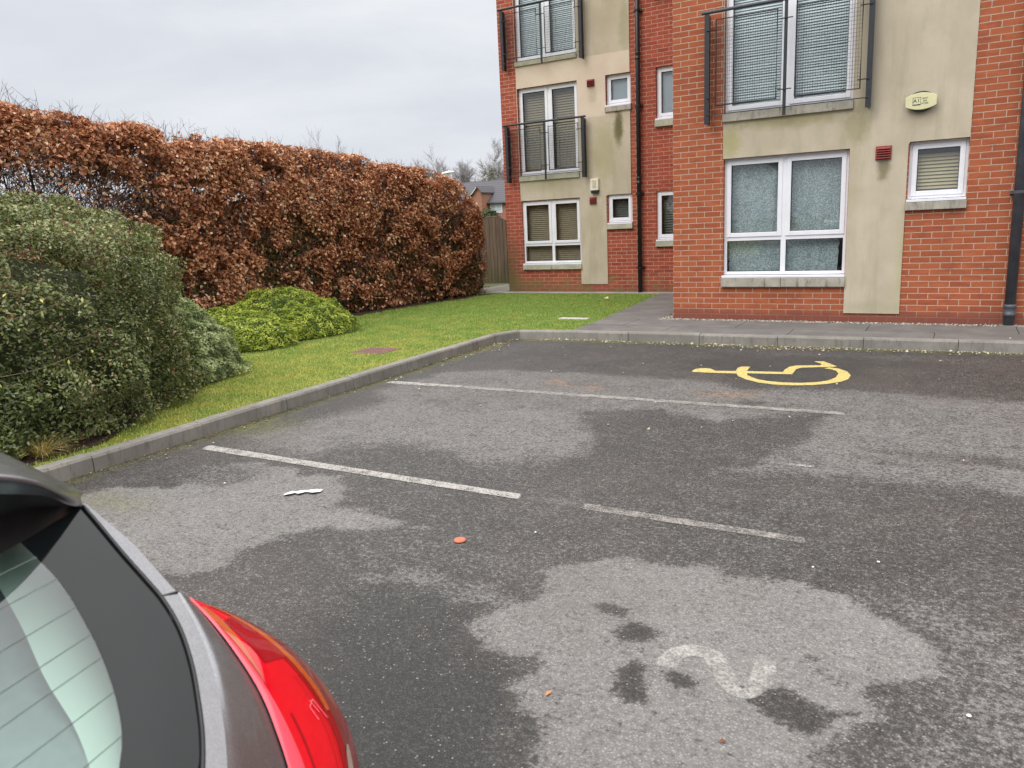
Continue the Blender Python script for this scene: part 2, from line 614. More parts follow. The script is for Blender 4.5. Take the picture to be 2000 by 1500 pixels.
def mat_paint(name, color, wear=.45, scale=18., soft=.12, fade=None, ragged=True):
    """worn road paint: where worn away the asphalt below shows through"""
    b = NB(name)
    co = b.coord()
    n = b.noise(co, scale, 6, .7)
    n2 = b.noise(co, 95., 3, .6)
    n3 = b.noise(co, 3., 3)
    f = b.math('ADD', b.math('MULTIPLY', n, .5), b.math('ADD', b.math('MULTIPLY', n2, .35), b.math('MULTIPLY', n3, .15)))
    col = b.mix(b.step(n, .3, .7), tuple(x * .8 for x in color), color)
    vc = b.sepxyz(b.voronoi(co, 125., 'Color'))
    g = b.n('ShaderNodeVectorMath', operation='SCALE')
    b.l(col, g.inputs[0]); b.l(b.math('ADD', .72, b.math('MULTIPLY', vc[0], .5)), g.inputs['Scale'])
    f = b.math('SUBTRACT', f, b.math('MULTIPLY', b.math('GREATER_THAN', vc[1], .8), .07))
    p = b.bsdf(g.outputs[0], .8, 0, .3)
    tr = b.n('ShaderNodeBsdfTransparent')
    if ragged:
        f = b.math('SUBTRACT', f, b.math('MULTIPLY', b.math('SUBTRACT', 1., b.step(b.attr('mid'), .0, .24)), .2))
    a = b.step(f, wear - soft, wear + soft)
    if fade: a = b.math('MULTIPLY', a, fade)
    mxs = b.n('ShaderNodeMixShader')
    b.l(a, mxs.inputs[0]); b.l(tr.outputs[0], mxs.inputs[1]); b.l(p.outputs[0], mxs.inputs[2])
    b.l(mxs.outputs[0], b.out.inputs[0])
    return b.m

M = {}
M['asphalt'] = mat_asphalt()
M['brick_near'] = mat_brick('red_brick', (.395, .113, .049), (.31, .079, .037), (.47, .365, .28), dark_base=.8)
M['brick_far'] = mat_brick('red_brick_far_wing', (.35, .088, .05), (.25, .055, .038), (.46, .30, .23), dark_base=.5, green=.75)
M['upvc'] = plain('white_upvc', (.78, .79, .84), .35, .04, 6, coat=.2)
M['sill'] = mat_concrete('stone_sill', (.42, .39, .33), .75, 5.)
M['sill_clean'] = mat_concrete('stone_sill_mossy', (.45, .44, .34), .3, 5., (.2, .2, .1))
M['black_steel'] = plain('black_painted_steel', (.022, .024, .03), .42, .25, 40, spec=.5)
M['grey_steel'] = plain('slate_painted_steel', (.055, .06, .075), .45, .2, 30)
M['pipe'] = plain('dark_grey_plastic_pipe', (.075, .083, .10), .42, .3, 8)
M['pipe_black'] = plain('black_plastic_pipe', (.014, .014, .016), .4, .3, 8)
M['vent'] = plain('terracotta_plastic', (.26, .05, .045), .6, .15, 20)
M['glass'] = mat_glass('window_glass', (.90, .94, .94))
M['kerb'] = mat_concrete('kerb_concrete', (.255, .24, .218), .6, 3., (.085, .08, .062))
M['slab'] = mat_concrete('paving_concrete', (.165, .155, .148), .25, 2.5, (.10, .095, .09))
M['slab_pale'] = mat_concrete('pale_paving', (.33, .32, .28), .3, 2.5, (.2, .19, .16))
M['rubber'] = plain('tyre_rubber', (.02, .02, .02), .8, .2, 40)
M['wood'] = None
M['dark_room'] = plain('dark_room', (.02, .021, .022), .9, .1, 5)  # near-black backing box, darkness of the unlit room put into its colour
# ------------------------------------------------------------------ ground, car park, kerbs, paths
def kx(y): return -5.02 - .037 * y            # face of the left kerb
def ky(x): return 9.2 + .036 * (x + 5.36)     # face of the kerb along the building

g_soil = plain('dull_turf', (.07, .085, .035), .95, .3, .8)
tag(MB().add([(-400, -300, -.06), (400, -300, -.06), (400, 500, -.06), (-400, 500, -.06)], [(0, 1, 2, 3)]).build('ground', g_soil, fix=False), kind='structure')

P = dict(
A=[(-1.56,2.87),(-1.51,2.98),(-1.3,3.09),(-1.06,3.12),(-.89,3.17),(-.74,3.13),(-.63,3.2),(-.48,3.19),(-.31,3.14),(-.17,3.05),(-.03,2.95),(.03,2.75),(-.07,2.6),(-.13,2.48),(-.09,2.39),(-.22,2.21),(-.3,2.02),(-.34,1.79),(-.3,1.4),(-.94,1.3),(-.94,1.49),(-.99,1.68),(-1.11,1.88),(-1.22,2.02),(-1.25,2.18),(-1.44,2.2),(-1.61,2.29),(-1.62,2.37),(-1.52,2.47),(-1.45,2.6),(-1.45,2.7)],
A1=[(-1.23,2.65),(-1.17,2.71),(-1.06,2.68),(-1.07,2.62),(-1.17,2.6)],
A2=[(-1.04,2.51),(-1.02,2.58),(-.95,2.6),(-.9,2.56),(-.93,2.47),(-.99,2.46)],
A3=[(-.94,2.26),(-.91,2.31),(-.88,2.3),(-.87,2.22),(-.81,2.14),(-.85,2.1),(-.9,2.14)],
A4=[(-.79,2.33),(-.72,2.33),(-.67,2.3),(-.69,2.25),(-.75,2.26)],
A5=[(-.55,2.28),(-.48,2.34),(-.41,2.39),(-.36,2.36),(-.26,2.34),(-.16,2.39),(-.23,2.29),(-.28,2.18),(-.34,2.18),(-.44,2.21)],
A6=[(-.4,2.62),(-.39,2.69),(-.33,2.64),(-.27,2.54),(-.2,2.52),(-.25,2.46),(-.32,2.5)],
Am=[(-.31,3.14),(-.04,3.2),(.22,3.23),(.6,3.02),(.5,2.3),(-.2,1.5),(-.3,2.02),(-.22,2.21),(-.09,2.39),(-.13,2.48),(.03,2.75),(-.03,2.95),(-.17,3.05)],
B=[(-4.35,3.44),(-4.15,3.59),(-3.65,3.48),(-3.42,3.52),(-3.15,3.37),(-3.02,3.14),(-2.82,3.09),(-2.51,3.02),(-2.64,2.91),(-2.86,2.83),(-2.96,2.64),(-3.06,2.42),(-3.0,2.28),(-3.1,2.11),(-3.32,2.0),(-4.6,2.0),(-4.9,2.41),(-4.6,2.75),(-4.3,2.88),(-4.28,3.17)],
B2=[(-2.44,3.02),(-2.41,3.06),(-2.33,3.05),(-2.35,3.01)],
C=[(-4.86,4.03),(-4.65,4.81),(-4.55,5.46),(-3.83,5.6),(-2.69,5.69),(-2.45,5.24),(-2.22,5.02),(-2.09,4.65),(-2.24,4.46),(-2.48,4.18),(-2.87,4.15),(-3.33,4.31),(-3.78,4.14),(-3.95,3.79),(-4.35,3.77)],
D=[(-4.98,5.67),(-4.9,6.8),(-4.16,7.11),(-3.54,7.11),(-2.7,7.16),(-2.04,7.23),(-1.61,6.88),(-.66,7.14),(0.,7.09),(3,7.0),(3,4.7),(.16,4.71),(-.2,4.73),(-.63,4.65),(-1.1,4.59),(-.99,4.95),(-.91,5.23),(-.88,5.82),(-.82,6.2),(-1.4,5.82),(-1.51,5.65),(-1.91,5.74),(-2.05,5.91),(-2.63,5.65),(-3.83,5.6),(-4.55,5.46)],
E=[(-2.62,5.62),(-2.05,5.91),(-1.91,5.74),(-1.51,5.62),(-1.39,5.79),(-.98,6.02),(-.85,6.15),(-.86,5.52),(-.92,5.1),(-1.03,4.82),(-1.47,4.31),(-1.85,4.26),(-2.13,4.77),(-2.2,5.02),(-2.41,5.26)],
W1=[(-4.57,8.49),(-3.32,8.49),(-.73,8.75),(3,8.77),(3,7.17),(-.67,7.25),(-1.68,6.95),(-2.06,7.28),(-2.77,7.34),(-4.27,7.3),(-4.67,7.18)],
W2=[(-2.32,7.64),(-1.85,7.4),(-1.52,7.25),(-.8,7.3),(-.5,7.6),(-.73,8.75),(-2.33,8.67)],
d1=[(-1.53,6.36),(-1.47,6.46),(-1.32,6.43),(-1.39,6.27)],
d2=[(-.93,6.16),(-.87,6.27),(-.75,6.22),(-.85,6.1)],
R1=[(-1.1,5.16),(-.83,5.14),(-.67,4.9),(-.81,4.85)],
Dk=[(-2.15,2.42),(-1.65,2.42),(-1.5,2.2),(-1.25,2.0),(-1.05,1.6),(-1.0,1.1),(-2.3,1.1)],
Fr=[(-2.4,2.42),(-2.1,2.62),(-1.7,2.6),(-1.5,2.54),(-1.55,2.44),(-1.8,2.47),(-2.1,2.5)],
St=[(-.6,5.35),(.3,5.4),(1.2,5.2),(.4,5.15)],
L1=[(-4.57,3.36),(-4.38,3.43),(-4.01,3.46),(-3.92,3.21),(-4.03,3.05),(-4.21,3.03)],
)
def sdf(X, Y, poly):
    """signed distance, positive inside"""
    p = np.array(poly); n = len(p)
    d = np.full(X.shape, 1e9); ins = np.zeros(X.shape, bool)
    for i in range(n):
        ax, ay = p[i]; bx, by = p[(i + 1) % n]
        ex, ey = bx - ax, by - ay
        t = np.clip(((X - ax) * ex + (Y - ay) * ey) / (ex * ex + ey * ey), 0, 1)
        d = np.minimum(d, np.hypot(X - ax - t * ex, Y - ay - t * ey))
        c = ((ay > Y) != (by > Y)) & (X < (bx - ax) * (Y - ay) / (by - ay + 1e-12) + ax)
        ins ^= c
    return np.where(ins, d, -d)

xs = np.concatenate([[-5.7], np.arange(-5.5, 1.6, .028), np.linspace(1.7, 6, 30), [8, 12, 20, 40]])
ys = np.concatenate([[-60, -30, -12, -6, -3, -1], np.linspace(-.5, 1.0, 16), np.concatenate([np.arange(1.02, 4.0, .022), np.arange(4.02, 9.45, .035)]), [9.5, 9.7]])
X, Y = np.meshgrid(xs, ys)
XY = np.stack([X.ravel(), Y.ravel(), np.zeros(X.size)], 1)
wob = (smooth_noise(XY, 5., 1) - .5) * .12 + (smooth_noise(XY, 13., 2) - .5) * .10
wob = wob.reshape(X.shape)
dry = .33 + (smooth_noise(XY, .9, 3).reshape(X.shape) - .5) * .16
def blend(key, val, soft, k=1.):
    global dry
    s = sdf(X, Y, P[key]) + wob * k
    t = np.clip(.5 + s / (2 * soft), 0, 1); t = t * t * (3 - 2 * t)
    dry = dry * (1 - t) + val * t
blend('D', .60, .13); blend('C', .64, .2); blend('E', .30, .04); blend('W1', .28, .16); blend('W2', .13, .1)
blend('B', .74, .05); blend('B2', .72, .02, .2); blend('L1', .45, .15); blend('R1', .48, .08)
blend('Dk', .15, .12, 1.4); blend('Fr', .56, .06, 1.2); blend('St', .40, .1, 1.5); blend('Am', .49, .2, 1.6); blend('A', .80, .03, .8)
for k_ in ('A1', 'A2', 'A3', 'A4', 'A5', 'A6'): blend(k_, .12, .025, .45)
for k_ in ('d1', 'd2'): blend(k_, .28, .05, .3)
# damp along the kerbs
dk = np.minimum(X - kx(Y), (ky(X) - Y))
edge = np.clip(1 - (dk + wob) / .45, 0, 1)
dry = dry * (1 - .7 * edge) + .12 * .7 * edge
nearcar = np.clip(1 - np.hypot((X + 1.6) / .9, (Y - 1.6) / .8), 0, 1)
dry = dry - .25 * nearcar
corner = np.exp(-np.hypot(X + 5.3, Y - 9.1) / 1.1)
moss = np.clip(1.25 - (dk + wob * .8) / .17, 0, 1) * (.4 + 1.5 * corner + .35 * (Y > 8.5))
moss += np.exp(-(((X + 4.95) / .25) ** 2 + ((Y - 4.3) / .3) ** 2)) * .5 + np.exp(-(((X + 4.4) / .3) ** 2 + ((Y - 2.6) / .12) ** 2)) * .35
rust = np.zeros_like(X)
for (cx, cy, ax_, ay_, st) in ((-3.41, 6.68, .10, .14, .8), (-3.2, 6.55, .13, .07, .5), (-2.93, 6.52, .10, .09, .95), (-1.72, 6.62, .26, .14, .7), (-1.5, 6.78, .12, .1, .5)):
    rust += st * np.exp(-(((X - cx) / ax_) ** 2 + ((Y - cy) / ay_) ** 2) ** 2)
nx_, ny_ = len(xs), len(ys)
ii = (np.arange(ny_ - 1)[:, None] * nx_ + np.arange(nx_ - 1)[None, :]).ravel()
F = np.stack([ii, ii + 1, ii + nx_ + 1, ii + nx_], 1)
V = XY.copy()
V[:, 2] = (smooth_noise(XY, .7, 5) - .5) * .002
V[:, 2] -= V[:, 2].max()
car_park = np_mesh('car_park', V, F, M['asphalt'], attrs={'dry': np.clip(dry, 0, 1).ravel(), 'moss': np.clip(moss, 0, 1).ravel(), 'rust': np.clip(rust, 0, 1).ravel()}, smooth=True)
tag(car_park, kind='structure')

# kerbs: separate stones with open joints
kb = MB()
def stone(a, b, wdt=.125, top=.116):
    a = Vector((a[0], a[1], 0)); b = Vector((b[0], b[1], 0))
    d = (b - a).normalized(); nrm = Vector((-d.y, d.x, 0))      # nrm points to the back of the kerb
    a = a + d * .003; b = b - d * .003
    top += random.uniform(-.004, .004); sh = random.uniform(-.004, .004)
    prof = [(0, -.08), (.006, top - .018), (.018, top), (wdt, top), (wdt, -.08)]
    vs = []
    for p in (a, b):
        for (q, z) in prof:
            v_ = p + nrm * (q + sh); vs.append((v_.x, v_.y, z))
    n = len(prof)
    kb.add(vs, [(i, (i + 1) % n, n + (i + 1) % n, n + i) for i in range(n)] + [tuple(range(n)), tuple(range(n, 2 * n))])
y = -8.35
while y < 8.3:
    y2 = min(y + .94, 8.78) if y < 7.5 else 8.82
    stone((kx(y), y), (kx(y2), y2)); y = y2
stone((kx(8.74) + .012, 8.73), (-5.185, 9.145)); stone((-5.215, 9.125), (-4.575, ky(-4.575)))
x = -4.58
while x < 20:
    stone((x, ky(x)), (x + .93, ky(x + .93))); x += .93
kerb = kb.build('kerb', M['kerb'])
tag(kerb, kind='structure')

# lawn
def mat_lawn(name, blade):
    b = NB(name)
    co = b.coord()
    n1 = b.noise(co, .55, 4, .55)
    n2 = b.noise(co, 3.5, 4, .6)
    n3 = b.noise(co, 60, 3, .6)
    s = b.sepxyz(co)
    near = b.math('SUBTRACT', 1., b.step(b.math('ADD', s[1], b.math('MULTIPLY', b.math('SUBTRACT', n1, .5), 3.)), 5., 12.5))
    if blade:
        r = b.attr('rnd')
        lush = b.ramp(r, [(0., (.155, .26, .048)), (.6, (.265, .385, .08)), (1., (.42, .50, .16))])
        mossy = b.ramp(r, [(0., (.285, .325, .06)), (.6, (.43, .455, .11)), (1., (.58, .56, .22))])
    else:
        lush = b.mix(n3, (.08, .13, .018), (.13, .20, .03))
        mossy = b.mix(n3, (.18, .19, .025), (.28, .28, .045))
    f = b.math('ADD', b.math('MULTIPLY', near, .75), b.math('MULTIPLY', b.math('SUBTRACT', b.step(n2, .35, .7), .5), .85), clamp=True)
    c = b.mix(f, lush, mossy)
    p = b.bsdf(c, .7, 0, .25)
    if blade:
        t = b.n('ShaderNodeBsdfTranslucent'); b.l(c, t.inputs[0])
        m_ = b.n('ShaderNodeMixShader'); m_.inputs[0].default_value = .25
        b.l(p.outputs[0], m_.inputs[1]); b.l(t.outputs[0], m_.inputs[2]); b.l(m_.outputs[0], b.out.inputs[0])
    return b.m
path_edge = [(-4.43, 9.36), (-4.62, 11.2), (-5.0, 14.42)]
lawn_poly = [(kx(-40) - .12, -40)] + [(kx(8.78) - .125, 8.8), (-5.38, 9.25), (-4.6, 9.35)] + path_edge + [(-8.7, 14.42), (-8.95, 14.45), (-60, 14.45), (-60, -40)]
M['lawn'] = mat_lawn('lawn_turf', False)
tag(MB().prism(lawn_poly, -.05, .098).build('lawn', M['lawn']), kind='structure')

bed = [(-5.3, -6.), (-5.27, 2.0), (-5.36, 2.55), (-5.42, 3.2), (-5.72, 3.62), (-6.2, 4.25), (-6.62, 4.85), (-6.85, 5.3), (-7.3, 5.9), (-7.86, 6.5), (-7.95, 7.3), (-7.75, 8.2), (-8.35, 9.1), (-9.2, 10.3), (-9.02, 12.0), (-8.8, 13.5), (-8.72, 14.3), (-13, 14.4), (-13, -6.)]
def mat_soil():
    b = NB('bed_soil')
    co = b.coord()
    n = b.noise(co, 25, 6, .7)
    n2 = b.noise(co, 4, 3)
    c = b.ramp(n, [(.3, (.018, .012, .009)), (.55, (.05, .032, .024)), (.75, (.11, .065, .045))])
    c = b.mix(b.math('MULTIPLY', b.step(n2, .55, .7), .4), c, (.05, .07, .02))
    b.bsdf(c, .95, 0, .2, b.bump(n, .9, .02))
    return b.m
tag(MB().sheet(bed, .106).build('soil_bed', mat_soil(), fix=False), kind='structure')

# paths of concrete slabs
sl = MB()
sl.cur = 1
sl.prism([(-4.46, 9.34), (20, ky(20) + .125), (20, 10.85), (-3.5, 10.85), (-3.5, 14.85), (-5.02, 14.85), (-4.64, 11.2)], -.05, .100)
sl.cur = 0
def slab_row(x0, x1, ylo, yhi, length, off):
    x = x0 - off
    while x < x1:
        a, b_ = max(x, x0) + .004, min(x + length, x1) - .004
        if b_ - a > .05:
            z = .112 + random.uniform(-.002, .002)
            pts = [(a, ylo(a) + .004), (b_, ylo(b_) + .004), (b_, yhi(b_) - .004), (a, yhi(a) - .004)]
            sl.prism(pts, .05, z)
        x += length
mid = lambda x: 10.02 + .018 * x
slab_row(-4.52, 20, lambda x: ky(x) + .128, lambda x: mid(x), 1.55, .3)
slab_row(-4.55, 20, lambda x: mid(x), lambda x: 10.64 + .0 * x, 1.55, 1.0)
yy = 10.65
while yy < 14.4:
    y2 = min(yy + .92, 14.42)
    el = lambda t: -4.43 - .113 * (t - 9.36)
    sl.prism([(el(yy) , yy + .004), (-3.73, yy + .004), (-3.73, y2 - .004), (el(y2), y2 - .004)], .05, .112 + random.uniform(-.002, .002))
    yy = y2
tag(sl.build('path', [M['slab'], plain('joint_sand', (.05, .047, .042), .95, .3, 50)]), kind='structure')
ps = MB()
ps.prism([(-8.72, 14.46), (-3.6, 14.46), (-3.6, 14.78), (-8.72, 14.78)], -.05, .108)
for k in range(5):
    y0 = 14.46 + k * .62
    ps.prism([(-9.75, y0 + .006), (-8.735, y0 + .006), (-8.735, y0 + .614), (-9.75, y0 + .614)], -.05, .112 + .002 * (k % 2))
tag(ps.build('side_path', M['slab_pale']), kind='structure')

# road markings
white = mat_paint('worn_white_line', (.37, .355, .33), .40, 10., .11)
white2 = mat_paint('faded_white_line', (.36, .335, .31), .47, 9., .14, .8)
faint = mat_paint('ghost_white_line', (.26, .25, .235), .53, 16., .12, .5)
yellow = mat_paint('yellow_road_paint', (.58, .47, .17), .34, 22., .09, None, False)
def strip(pts, mat, name='parking_line'):
    n = 24
    a0, b0, b1, a1 = [np.array(p) for p in pts]
    L = np.linalg.norm(a1 - a0)
    n = max(12, int(L / .03)); tt = np.linspace(0, 1, n); vv = np.linspace(0, 1, 9)
    Vs, at_ = [], []
    for t in tt:
        for v in vv:
            p = (a0 + (a1 - a0) * t) * (1 - v) + (b0 + (b1 - b0) * t) * v
            Vs.append((p[0], p[1], .0025)); at_.append(min(1 - abs(2 * v - 1), min(t, 1 - t) * L / .06))
    ii = (np.arange(n - 1)[:, None] * 9 + np.arange(8)[None, :]).ravel()
    return tag(np_mesh(name, Vs, np.stack([ii, ii + 1, ii + 10, ii + 9], 1), mat, attrs={'mid': at_}), kind='structure')
strip([(-4.87, 3.60), (-4.91, 3.715), (-2.13, 3.69), (-2.10, 3.60)], white)
strip([(-2.10, 3.605), (-2.12, 3.69), (-1.72, 3.69), (-1.70, 3.615)], faint)
strip([(-1.72, 3.605), (-1.74, 3.70), (-.55, 3.69), (-.53, 3.61)], white2)
strip([(-5.1, 6.06), (-5.09, 6.19), (-4.2, 6.215), (-4.2, 6.10)], mat_paint('half_worn_white_line', (.42, .40, .37), .42, 14., .12, .9))
strip([(-4.2, 6.10), (-4.2, 6.215), (-.69, 6.29), (-.66, 6.19)], mat_paint('thin_white_line', (.36, .34, .315), .41, 11., .16, .8))
strip([(-2.9, 3.79), (-2.9, 3.815), (-1.84, 3.85), (-1.84, 3.83)], faint)
strip([(-.91, 4.79), (-.91, 4.83), (-.68, 4.845), (-.68, 4.80)], mat_paint('chipped_white_line', (.38, .36, .34), .47, 30., .08), 'line_remnant')
strip([(-.68, 4.80), (-.68, 4.84), (-.3, 4.84), (-.3, 4.81)], faint, 'line_remnant')

wc_a = [(-2.275,7.52),(-2.29,7.6),(-2.285,7.68),(-2.25,7.735),(-2.2,7.75),(-2.14,7.735),(-2.1,7.68),(-2.06,7.64),(-1.87,7.68),(-1.885,7.77),(-1.895,7.86),(-1.87,7.94),(-1.79,7.95),(-1.77,7.71),(-1.43,7.76),(-1.435,7.9),(-1.42,8.05),(-1.37,8.14),(-1.14,8.22),(-1.15,8.3),(-1.24,8.42),(-1.15,8.45),(-1.07,8.33),(-.985,8.2),(-1.02,8.16),(-1.25,8.06),(-1.31,8.02),(-1.335,7.93),(-1.325,7.67),(-1.74,7.60),(-1.72,7.52),(-1.66,7.43),(-1.58,7.34),(-1.48,7.29),(-1.35,7.265),(-1.2,7.285),(-1.06,7.36),(-.97,7.47),(-.925,7.63),(-.925,7.82),(-.96,7.95),(-1.01,8.02),(-1.09,8.06),(-1.05,8.13),(-.95,8.08),(-.86,7.95),(-.81,7.77),(-.81,7.58),(-.86,7.44),(-.95,7.32),(-1.07,7.225),(-1.23,7.16),(-1.4,7.15),(-1.55,7.20),(-1.69,7.31),(-1.79,7.44),(-1.835,7.56),(-2.04,7.53)]
tag(MB().sheet(wc_a, .0025).build('wheelchair_symbol', yellow, fix=False), kind='structure')

two = [(-.80, 2.33), (-.80, 2.42), (-.76, 2.48), (-.69, 2.49), (-.635, 2.43), (-.58, 2.345), (-.53, 2.31), (-.495, 2.36), (-.49, 2.46), (-.50, 2.55)]
c2 = crom(two, 40)
Vs, at_ = [], []
for i in range(40):
    d = c2[min(i + 1, 39)] - c2[max(i - 1, 0)]; d = d / np.linalg.norm(d); nrm = np.array([-d[1], d[0]]) * .042
    for v in np.linspace(-1, 1, 9):
        q = c2[i] + nrm * v
        Vs.append((q[0], q[1], .0025)); at_.append(min(1 - abs(v), min(i, 39 - i) / 5))
ii = (np.arange(39)[:, None] * 9 + np.arange(8)[None, :]).ravel()
tag(np_mesh('bay_number', Vs, np.stack([ii, ii + 1, ii + 10, ii + 9], 1), mat_paint('ghost_number', (.38, .365, .345), .40, 12., .2, .85), attrs={'mid': at_}), kind='structure')

# grass blades
M['grass'] = mat_lawn('grass_blades', True)
def in_poly(px, py, poly): return sdf(px, py, poly) > 0
n = 330000
px = rng.uniform(-9.6, -4.4, n); py = rng.uniform(1.6, 14.45, n)
keep = in_poly(px, py, lawn_poly)
sb = sdf(px, py, bed) + (smooth_noise(np.stack([px, py, px * 0], 1), 6., 4) - .5) * .25
keep &= (sb < rng.uniform(-.02, .06, n))
mh = (px > -6.42) & (px < -5.96) & (py > 7.04) & (py < 7.47)
mh |= (px > -5.27) & (px < -4.8) & (py > 10.5) & (py < 10.62)
keep &= ~mh
px, py = px[keep], py[keep]; n = len(px)
h = rng.uniform(.011, .026, n) * (.7 + .7 * smooth_noise(np.stack([px, py, px * 0], 1), 2.5, 6))
az = rng.uniform(0, 2 * np.pi, n); lean = rng.uniform(.2, 1., n) * h
wd = rng.uniform(.0025, .005, n)
C0 = np.stack([px, py, np.full(n, .097)], 1)
side = np.stack([-np.sin(az), np.cos(az), az * 0], 1) * wd[:, None]
tip = C0 + np.stack([np.cos(az) * lean, np.sin(az) * lean, h], 1)
V = np.stack([C0 - side, C0 + side, tip], 1).reshape(-1, 3)
tag(np_mesh('grass', V, np.arange(3 * n).reshape(n, 3), M['grass'], attrs={'rnd': np.repeat(rng.uniform(0, 1, n), 3)}),
    'short mossy green lawn grass inside the kerb', 'grass', kind='stuff')

# gravel along the wall base and grit along the kerbs
def pebbles(name, P_, R_, mat, label, cat):
    n = len(P_)
    base = np.array([[1, 0, 0], [0, 1, 0], [-1, 0, 0], [0, -1, 0], [0, 0, .75], [0, 0, -.5]], float)
    fc = np.array([[0, 1, 4], [1, 2, 4], [2, 3, 4], [3, 0, 4], [1, 0, 5], [2, 1, 5], [3, 2, 5], [0, 3, 5]])
    a = rng.uniform(0, 6.28, n)
    sc = R_[:, None] * rng.uniform(.6, 1.3, (n, 3))
    V = base[None] * sc[:, None, :]
    c, s_ = np.cos(a)[:, None], np.sin(a)[:, None]
    V = np.stack([V[..., 0] * c - V[..., 1] * s_, V[..., 0] * s_ + V[..., 1] * c, V[..., 2]], -1) + rng.normal(0, .12, V.shape) * R_[:, None, None]
    V = V + P_[:, None, :]
    F = fc[None] + (np.arange(n) * 6)[:, None, None]
    return tag(np_mesh(name, V.reshape(-1, 3), F.reshape(-1, 3), mat, attrs={'rnd': np.repeat(rng.uniform(0, 1, n), 6)}), label, cat, kind='stuff')
M['gravel'] = mat_leaf('gravel_stone', [(0, (.12, .10, .085)), (.5, (.30, .26, .22)), (1, (.55, .50, .44))], .85, .3, 0)
M['grit'] = mat_leaf('cream_grit', [(0, (.20, .16, .09)), (.5, (.42, .36, .25)), (1, (.66, .60, .48))], .85, .3, 0)
n = 5200
gx = rng.uniform(-3.72, 9, n); gy = rng.uniform(10.645, 10.81, n)
n2 = 900
gx = np.concatenate([gx, rng.uniform(-3.73, -3.56, n2)]); gy = np.concatenate([gy, rng.uniform(10.7, 14.3, n2)])
pebbles('gravel', np.stack([gx, gy, np.full(len(gx), .105)], 1), rng.uniform(.008, .019, len(gx)), M['gravel'], 'pale gravel strip along the foot of the brick wall', 'gravel')
n = 1500
t = rng.uniform(-4.9, 2.5, n); dd = np.abs(rng.normal(0, .07, n)) + .012
dens = np.exp(-((t + 1.9) / .9) ** 2)
kp = rng.uniform(0, 1, n) < .4 + .8 * dens
ga = np.stack([t, ky(t) - dd * (1 + 1.4 * dens), np.full(n, .006)], 1)[kp]
n = 800
t = rng.uniform(2.7, 9.1, n); dd = np.abs(rng.normal(0, .13, n)) + .012
kp = rng.uniform(0, 1, n) < np.clip((t - 5.5) / 6, .06, .6)
gb = np.stack([kx(t) + dd, t, np.full(n, .006)], 1)[kp]
n = 45
gc = np.stack([rng.uniform(-5, 1.5, n), rng.uniform(4.5, 9.0, n) , np.full(n, .005)], 1)
gr = np.concatenate([ga, gb, gc])
pebbles('kerb_grit', gr, rng.uniform(.004, .014, len(gr)) * np.where(rng.uniform(0, 1, len(gr)) < .1, 1.7, 1), M['grit'], 'cream grit and moss crumbs swept along the kerb edges', 'grit')

M['litter_leaf'] = mat_leaf('dead_leaf', [(0, (.04, .022, .014)), (.5, (.11, .055, .03)), (1, (.26, .16, .085))], .8, .2, 0)
n = 900
t = rng.uniform(2.4, 8.9, n); q = np.abs(rng.normal(0, .06, n)) + .01
la = np.stack([kx(t) + q, t, np.full(n, .008)], 1)
n = 2600
lx = rng.uniform(-10, -5.3, n); ly = rng.uniform(1.8, 14.3, n)
sb = sdf(lx, ly, bed)
lb = np.stack([lx, ly, np.full(n, .116)], 1)[((sb > .0) & (sb < .9)) | ((sb > -.45) & (ly > 8.5) & (rng.uniform(0, 1, n) < .22))]
LC = np.concatenate([la, lb])
V, F = leaf_arrays(LC, np.tile([0, 0, 1.], (len(LC), 1)), np.where(np.arange(len(LC)) < len(la), .4, 1) * rng.uniform(.02, .05, len(LC)), np.where(np.arange(len(LC)) < len(la), .4, 1) * rng.uniform(.012, .03, len(LC)), .25)
tag(np_mesh('leaf_litter', V, F, M['litter_leaf'], attrs={'rnd': np.repeat(rng.uniform(0, 1, len(LC)), 4)}), 'brown dead leaves scattered along the left kerb and under the shrubs', 'leaf litter', kind='stuff')

# covers set into the lawn
mc = MB()
mc.box(-6.42, -5.96, 7.04, 7.47, .05, .107)
cov = mc.build('inspection_cover', plain('rusty_cast_cover', (.20, .10, .085), .85, .3, 14, bump=.5))
mc = MB()
for i in range(6):
    mc.box(-6.38 + i * .07, -6.345 + i * .07, 7.08, 7.43, .1065, .110)
mc.build('tread_rib', plain('rusty_cast_rib', (.17, .09, .08), .85, .3, 20), cov)
tag(cov, 'rusty brown square drain cover sunk in the lawn beside the kerb', 'drain cover')
mc = MB(); mc.box(-5.27, -4.8, 10.5, 10.62, .05, .116)
cov = mc.build('marker_slab', plain('pale_cover', (.50, .48, .44), .85, .2, 20), bevel=.004)
tag(cov, 'small pale concrete slab lying in the grass near the path', 'slab')
V, F = leaf_arrays(np.array([[-5.62, 13.2, .14]]), np.array([[0, -.3, 1.]]), [.16], [.1], .05)
tag(np_mesh('fallen_leaf', V, F, plain('pale_leaf', (.5, .38, .24), .8)), 'single pale fallen leaf on the lawn in front of the far wing', 'leaf')

